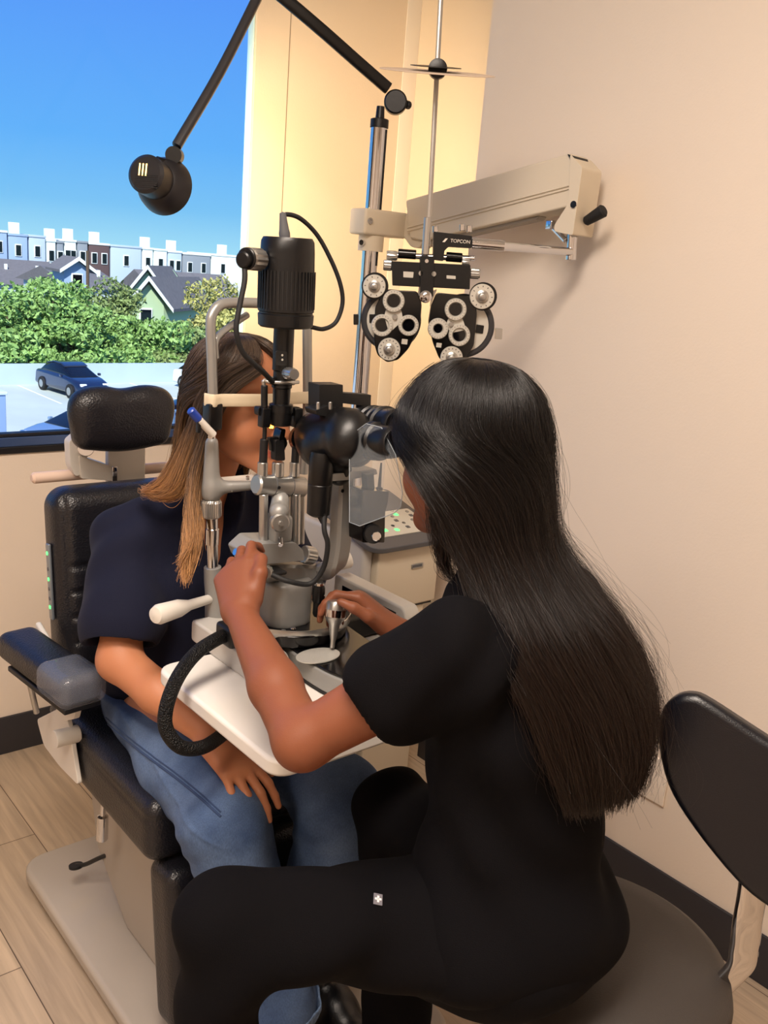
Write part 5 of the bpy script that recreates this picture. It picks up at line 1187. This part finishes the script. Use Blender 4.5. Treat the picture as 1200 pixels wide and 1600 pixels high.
# patient hair: swept back from the forehead, tucked behind the ear, long down the back with a lock over the shoulder
M_hair1 = hairmat('light_brown_hair', '42352b', 'a8794a', .38, .72)
M_hair1b = mat('brown_hair_mass', '3d2d22', .55, bump=.8, bscale=90, stretch=(6, 6, .4))
hc_ = HC + V3(0, .012, .03)
PT = [(1.362, HC[0], HC[1] + .006, .018, .022, 178, 178), (1.352, HC[0], HC[1] + .008, .050, .062, 175, 165), (1.325, HC[0] - .002, HC[1] + .010, .076, .090, 172, 150), (1.287, HC[0] - .004, HC[1] + .012, .087, .101, 150, 135),
      (1.245, HC[0] - .006, HC[1] + .016, .090, .102, 98, 118), (1.20, HC[0] - .010, HC[1] + .026, .086, .096, 80, 105), (1.15, HC[0] - .014, HC[1] + .038, .080, .088, 76, 95), (1.10, HC[0] - .018, HC[1] + .055, .078, .084, 66, 90), (1.05, HC[0] - .02, HC[1] + .085, .090, .088, 58, 85), (.99, HC[0] - .01, HC[1] + .125, .105, .10, 46, 80), (.92, HC[0], HC[1] + .165, .11, .10, 36, 75), (.86, HC[0], HC[1] + .175, .10, .10, 30, 65)]
def mass(name, table, back, m, root, rho=.93, ns=90, nt_=70, amp=.0014, tmax=1.0):
    S, T_ = np.meshgrid(np.linspace(0, 1, ns), np.linspace(0, tmax, nt_), indexing='ij')
    r_ = rho + amp * 12 * np.sin(S * 75 + 1.5 * np.sin(T_ * 6)) * np.clip(T_ * 3, 0, 1) * .8 + amp * 8 * np.sin(S * 31 + T_ * 4)
    P_ = hair_surface(table, back, S, T_, r_).reshape(-1, 3); q = []
    for i in range(ns - 1):
        for j in range(nt_ - 1): a = i * nt_ + j; q.append((a, a + 1, a + nt_ + 1, a + nt_))
    o = link(name, np_mesh(P_, np.array(q)), m, root); md = o.modifiers.new('solid', 'SOLIDIFY'); md.thickness = .012; md.offset = 1 if back < 0 else -1; return o
hm = mass('hair', PT, 1, M_hair1b, pt, tmax=.85)
def drape(table, back, N, S, rlo=.96, rhi=1.03, wob=.003, tmin=0, tlen=(.75, 1.0), seed=3, fly=.0, sr=(0, 1)):
    r = np.random.default_rng(seed); s0 = r.uniform(sr[0], sr[1], N); tt = np.linspace(0, 1, S)[None] * r.uniform(*tlen, N)[:, None]; t0 = tmin + r.uniform(0, .06, N)
    T_ = t0[:, None] + tt * (1 - t0[:, None]); ph_ = r.uniform(0, 6.28, (N, 3)); am = r.normal(size=(N, 3))
    ss = s0[:, None] + .012 * am[:, :1] * np.sin(T_ * 7 + ph_[:, :1]) + .018 * np.sin(T_ * 4 + s0[:, None] * 25) * T_
    rho = r.uniform(rlo, rhi, N)[:, None] + fly * np.abs(am[:, 1:2]) * T_ ** 1.3 * np.sin(T_ * 5 + ph_[:, 1:2]) ** 2 + .012 * np.sin(s0[:, None] * 75 + T_ * 5)
    P_ = hair_surface(table, back, np.clip(ss, -.03, 1.03), T_, rho)
    P_ += (wob * (1 + 1.2 * r.random((N, 1, 1))) * am[:, None, :] * (np.sin(T_ * 11 + ph_[:, 2:3]) * T_)[..., None]); return P_
A_ = drape(PT, 1, 13000, 16, .95, 1.03, tlen=(.66, 1.0)); strands('hair_strands', A_, np.linspace(.00032, .00018, 16)[None], M_hair1, pt)
def lock(guides, N, S, spread, seed, tip=(.8, 1), wob=.004):
    """guides: list of polylines (equal length); strands run between them"""
    r = np.random.default_rng(seed); G = np.array([[list(q) for q in spline(g, max(2, S // (len(g) - 1)))] for g in guides]); K, L = G.shape[:2]
    u = r.uniform(0, K - 1, N); i = np.minimum(u.astype(int), K - 2); f = (u - i)[:, None, None]; P_ = G[i] * (1 - f) + G[i + 1] * f
    e = r.uniform(*tip, N); x = np.linspace(0, 1, L)[None] * e[:, None] * (L - 1); a = np.clip(x.astype(int), 0, L - 2); w_ = (x - a)[..., None]
    P_ = np.take_along_axis(P_, a[..., None], 1) * (1 - w_) + np.take_along_axis(P_, a[..., None] + 1, 1) * w_
    am = r.normal(size=(N, 1, 3)); t = np.linspace(0, 1, L)[None, :, None]; ph_ = r.uniform(0, 6.28, (N, 1, 1))
    return P_ + am * spread * (.4 + .6 * np.sin(t * 3)) + wob * r.normal(size=(N, 1, 3)) * np.sin(t * 8 + ph_) * t
def pg(*a): return [Vector(at(x, y, d=d_)) for x, y, d_ in a]
LK = [pg((395, 560, 1.60), (330, 600, 1.62), (302, 670, 1.66), (268, 740, 1.68), (232, 768, 1.70), (222, 762, 1.73)),
      pg((400, 565, 1.59), (345, 605, 1.61), (310, 690, 1.64), (285, 760, 1.64), (262, 775, 1.66), (236, 770, 1.69)),
      pg((405, 570, 1.58), (350, 615, 1.60), (312, 700, 1.62), (298, 780, 1.60), (300, 850, 1.57), (272, 880, 1.55)),
      pg((408, 575, 1.58), (350, 620, 1.60), (314, 710, 1.62), (298, 790, 1.61), (288, 850, 1.58), (289, 912, 1.56)),
      pg((410, 578, 1.58), (352, 622, 1.60), (316, 715, 1.63), (307, 790, 1.62), (306, 850, 1.59), (292, 905, 1.57)),
      pg((412, 580, 1.58), (354, 624, 1.60), (318, 720, 1.64), (314, 780, 1.64), (313, 840, 1.61), (302, 885, 1.59))]
A_ = lock(LK[:2], 1700, 18, .0060, 5, (.8, 1.0)); strands('hair_strands', A_, np.linspace(.00034, .0002, A_.shape[1])[None], M_hair1, pt)
A_ = lock(LK[2:], 2000, 18, .0030, 6, (.66, 1.02)); strands('hair_lock', A_, np.linspace(.00036, .0002, A_.shape[1])[None], M_hair1, pt)
for gi, g in enumerate([]):
    tube('hair_clump', g, .0, M_hair1b, pt, 12, 6, flat=(.010, .005, (1, .2, 0))) if gi in (0, 1) else None

# ---------------------------------------------------------------- doctor
SK2 = skinmat('doctor_skin', '814c34')
DC = V3(.897, .872, 1.256); DF = (-.03, 1, -.10); DU = (0, .12, 1)
dpel = V3(.905, .715, .625); dche = V3(.915, .735, .935)
dsL, dsR = V3(.775, .750, 1.030), V3(1.035, .785, 1.03)
deL, deR = V3(.640, .868, .898), V3(1.12, .885, .84)
dwL, dwR = V3(.697, 1.122, .974), V3(.990, 1.095, .900)
dhL, dhR = V3(.835, .745, .618), V3(.975, .765, .618)
dkL, dkR = V3(.545, .877, .652), V3(.955, 1.02, .600)
daL, daR = V3(.500, .845, .15), V3(.965, .965, .17)
s = SDF(.003)
TD = head(s, DC, DF, DU, 1.0)
s.cone(TD(0, -.030, -.045), dche + V3(-.02, .02, .15), .050, .054, .02)
s.ell(dche + V3(0, 0, .03), (.13, .085, .13), k=.03); s.cone(dche, dpel, .09, .11, .03, flat=((1, 0, 0), 1.15)); s.cone(dsL, dsR, .046, .046, .03)
for sh, el_, wr in ((dsL, deL, dwL), (dsR, deR, dwR)):
    s.cone(sh, el_, .047, .035, .02); s.cone(el_, el_ * .6 + wr * .4, .0355, .035, .02); s.cone(el_ * .6 + wr * .4, wr, .036, .0235, .015)
for h_, k_, a_ in ((dhL, dkL, daL), (dhR, dkR, daR)): s.cone(h_, k_, .065, .042, .02); s.cone(k_, a_, .040, .03, .02)
kn = P(381, 866, IY)     # the width knob the left hand turns
dL = Vector(at(364, 884, y=1.20)) - Vector(dwL)
hand(s, Vector(dwL) + dL.normalized() * .006, dL, Vector((.70, .60, -.15)), -1, [(14, 48, 28), (22, 48, 26), (29, 46, 24), (35, 44, 22)], .14, ((.050, .044, -.002), (.082, .047, .006), (.106, .036, .018)))
jk = Vector(jt)
dR = jk + Vector((.022, .030, .010)) - Vector(dwR)
hand(s, Vector(dwR) + dR.normalized() * .004, dR + Vector((0, .01, .02)), Vector((-.35, -.15, -1)), 1, [(34, 48, 26), (42, 50, 30), (50, 52, 30), (54, 52, 30)], .10, ((.048, .046, .012), (.078, .056, .018), (.102, .054, .026)), .95)
dc = person_mesh(s, 'person', SK2)
tag(dc, 'doctor with very long black hair in black scrubs looking into the eyepieces', 'person')
paint(dc, '814c34', [(tuple(TD(0, .094, -.070)), (.022, .012, .011), '84463c')], dc.location)
M_scrub = mat('black_scrub_fabric', '08070a', .9, bump=.3, bscale=700, spec=.12)
s = SDF(.004)
s.ell(dche + V3(0, 0, .02), (.145, .100, .14), k=.04); s.cone(dche + V3(0, .0, -.03), dpel + V3(0, .005, .03), .100, .120, .05, flat=((1, -.2, 0), 1.15))
s.ell(dpel + V3(0, -.01, .0), (.168, .135, .095), k=.05)
s.cone(dsL + V3(.0, .0, .0), dsR, .062, .062, .05); s.cone(TD(0, -.05, -.115), dche + V3(-.01, .0, .06), .058, .09, .03)
for sh, el_, o_ in ((dsL, deL, -1), (dsR, deR, 1)):
    m_ = sh * .62 + el_ * .38; s.cone(sh, m_, .062, .067, .04)
s.cone(TD(0, .03, -.09), TD(0, -.02, -.135), .055, .055, .006, sub=True)
for sh, el_ in ((dsL, deL), (dsR, deR)):
    dn = (el_ - sh) / np.linalg.norm(el_ - sh); m_ = sh * .62 + el_ * .38
    s.cone(m_ + dn * .095, m_ + dn * .16, .085, .085, .004, sub=True); s.cone(m_ + dn * .010, m_ + dn * .08, .052, .056, .003, sub=True)
cloth(s, 'scrub_top', M_scrub, dc, [((1, .2, -.8), 55, .6), ((-.5, .6, -1), 42, 2.1), ((.3, 1, .5), 48, 1.1)], .017)
s = SDF(.004)
s.ell(dpel + V3(0, -.01, -.015), (.170, .140, .090), k=.05)
for h_, k_, a_ in ((dhL, dkL, daL), (dhR, dkR, daR)):
    s.cone(h_, k_, .092, .062, .04); s.cone(k_, k_ * .5 + a_ * .5, .060, .058, .03); s.cone(k_ * .5 + a_ * .5, a_ + V3(0, 0, -.02), .058, .062, .03)
    s.cone(a_ + V3(0, 0, -.03), a_ - V3(0, 0, .12), .066, .07, .003, sub=True)
pantso = cloth(s, 'scrub_trousers', M_scrub, dc, [((1, .4, -.5), 44, .2), ((-.3, 1, .8), 50, 1.9)], .011, clip=[((0, 0, .76), (0, 0, 1)), ((0, 0, .553), (0, 0, -1))] if 0 else [((0, 0, .76), (0, 0, 1))])
# woven label with a small cross on the thigh
bq = at(590, 1406, d=1.3)
dep = bpy.context.evaluated_depsgraph_get(); dep.update()
def hit(px, py):
    r = ray(px, py); ok, loc, nor, *_ = pantso.ray_cast(pantso.matrix_world.inverted() @ CAM, r.normalized())
    return pantso.matrix_world @ loc, nor
bpy.context.view_layer.update()
try:
    hl, hn = hit(590, 1406); hn = hn.normalized()
    fx = (Vector((.77, -.635, 0)) - hn * Vector((.77, -.635, 0)).dot(hn)).normalized(); fy = hn.cross(fx)
    bm = B(); f_box(bm, hl + hn * .0015, (.0125, .0155, .0015), Matrix((fx, fy, hn)).transposed(), .0004, 1); lb = link('brand_label', me_of(bm), mat('grey_label', '6e6c74', .7), dc)
    bm = B()
    for a_, b_ in (((.009, .0028), 0), ((.0028, .009), 0)): f_box(bm, hl + hn * .0024, (a_[0], a_[1] if False else b_ or a_[1], .0006), Matrix((fx, fy, hn)).transposed())
    link('label_cross', me_of(bm), mat('label_white', 'e8e6e6', .7), lb)
except Exception as e: print('label', e)
for a_ in (daL, daR):
    s = SDF(.004); f_ = a_ + V3(0, 0, -.06)
    s.cone(f_ + V3(0, 0, .08), f_ + V3(0, 0, -.03), .046, .042, .02); s.cone(f_ + V3(0, .0, -.06), f_ + V3(0, .15, -.068), .036, .030, .03, flat=((1, 0, 0), 1.15)); s.cone(f_ + V3(0, -.02, -.05), f_ + V3(0, .07, -.05), .04, .036, .03)
    p, q = s.mesh(); link('boot', np_mesh(lap(p, q, 2), q), MATS['black_boot_leather'], dc)
bm = B()
for i in range(15):
    t = i / 14; q = Vector(daR) + Vector((-.036 + .03 * t, -.036 + .0 * t, .02 - .11 * t)); f_box(bm, q, (.006, .006, .0045), None, .001, 1)
link('boot_zip', me_of(bm), M_alu, dc)

# doctor hair
M_hair2 = hairmat('black_hair', '0d0a0a', '1c110c', .30, .55)
M_hair2b = mat('black_hair_mass', '050405', .6, spec=.2, bump=.5, bscale=80, stretch=(7, 7, .35))
X0, Y0 = DC[0], DC[1]
DT = [(1.391, X0, Y0 - .004, .013, .017, 178, 178), (1.381, X0, Y0 - .004, .046, .058, 178, 178), (1.348, X0, Y0 - .004, .077, .092, 174, 174), (1.305, X0, Y0 - .002, .094, .109, 158, 160), (1.262, X0, Y0 - .004, .099, .113, 108, 140),
      (1.215, X0 + .002, Y0 - .012, .100, .112, 80, 125), (1.165, X0 + .006, Y0 - .024, .100, .108, 66, 110), (1.115, X0 + .016, Y0 - .060, .106, .112, 66, 98), (1.06, X0 + .028, Y0 - .110, .122, .124, 68, 90), (1.0, X0 + .038, Y0 - .145, .134, .130, 58, 84), (.94, X0 + .045, Y0 - .165, .136, .126, 52, 80), (.90, X0 + .045, Y0 - .172, .128, .122, 47, 74), (.85, X0 + .045, Y0 - .175, .112, .116, 40, 64)]
mass('hair', DT, -1, M_hair2b, dc, .935, tmax=.86)
A_ = drape(DT, -1, 22000, 18, .955, 1.03, .0035, 0, (.70, 1.0), 11); strands('hair_strands', A_, np.linspace(.00027, .00016, 18)[None], M_hair2, dc)
A_ = drape(DT, -1, 1500, 22, 1.0, 1.05, .012, .08, (.5, 1.0), 12, .16); strands('flyaway_hair', A_, np.linspace(.00014, .00009, 22)[None], M_hair2, dc)
FL = [pg((655, 640, 1.26), (655, 690, 1.25), (672, 760, 1.25), (682, 840, 1.25), (690, 880, 1.25), (718, 912, 1.24)), pg((670, 640, 1.25), (668, 690, 1.23), (690, 760, 1.23), (700, 850, 1.23), (700, 890, 1.24), (724, 920, 1.23))]
A_ = lock(FL, 500, 18, .005, 21, (.6, 1.0), .006); strands('front_hair', A_, np.linspace(.0003, .00018, A_.shape[1])[None], M_hair2, dc)
# blue mask loop behind the ear
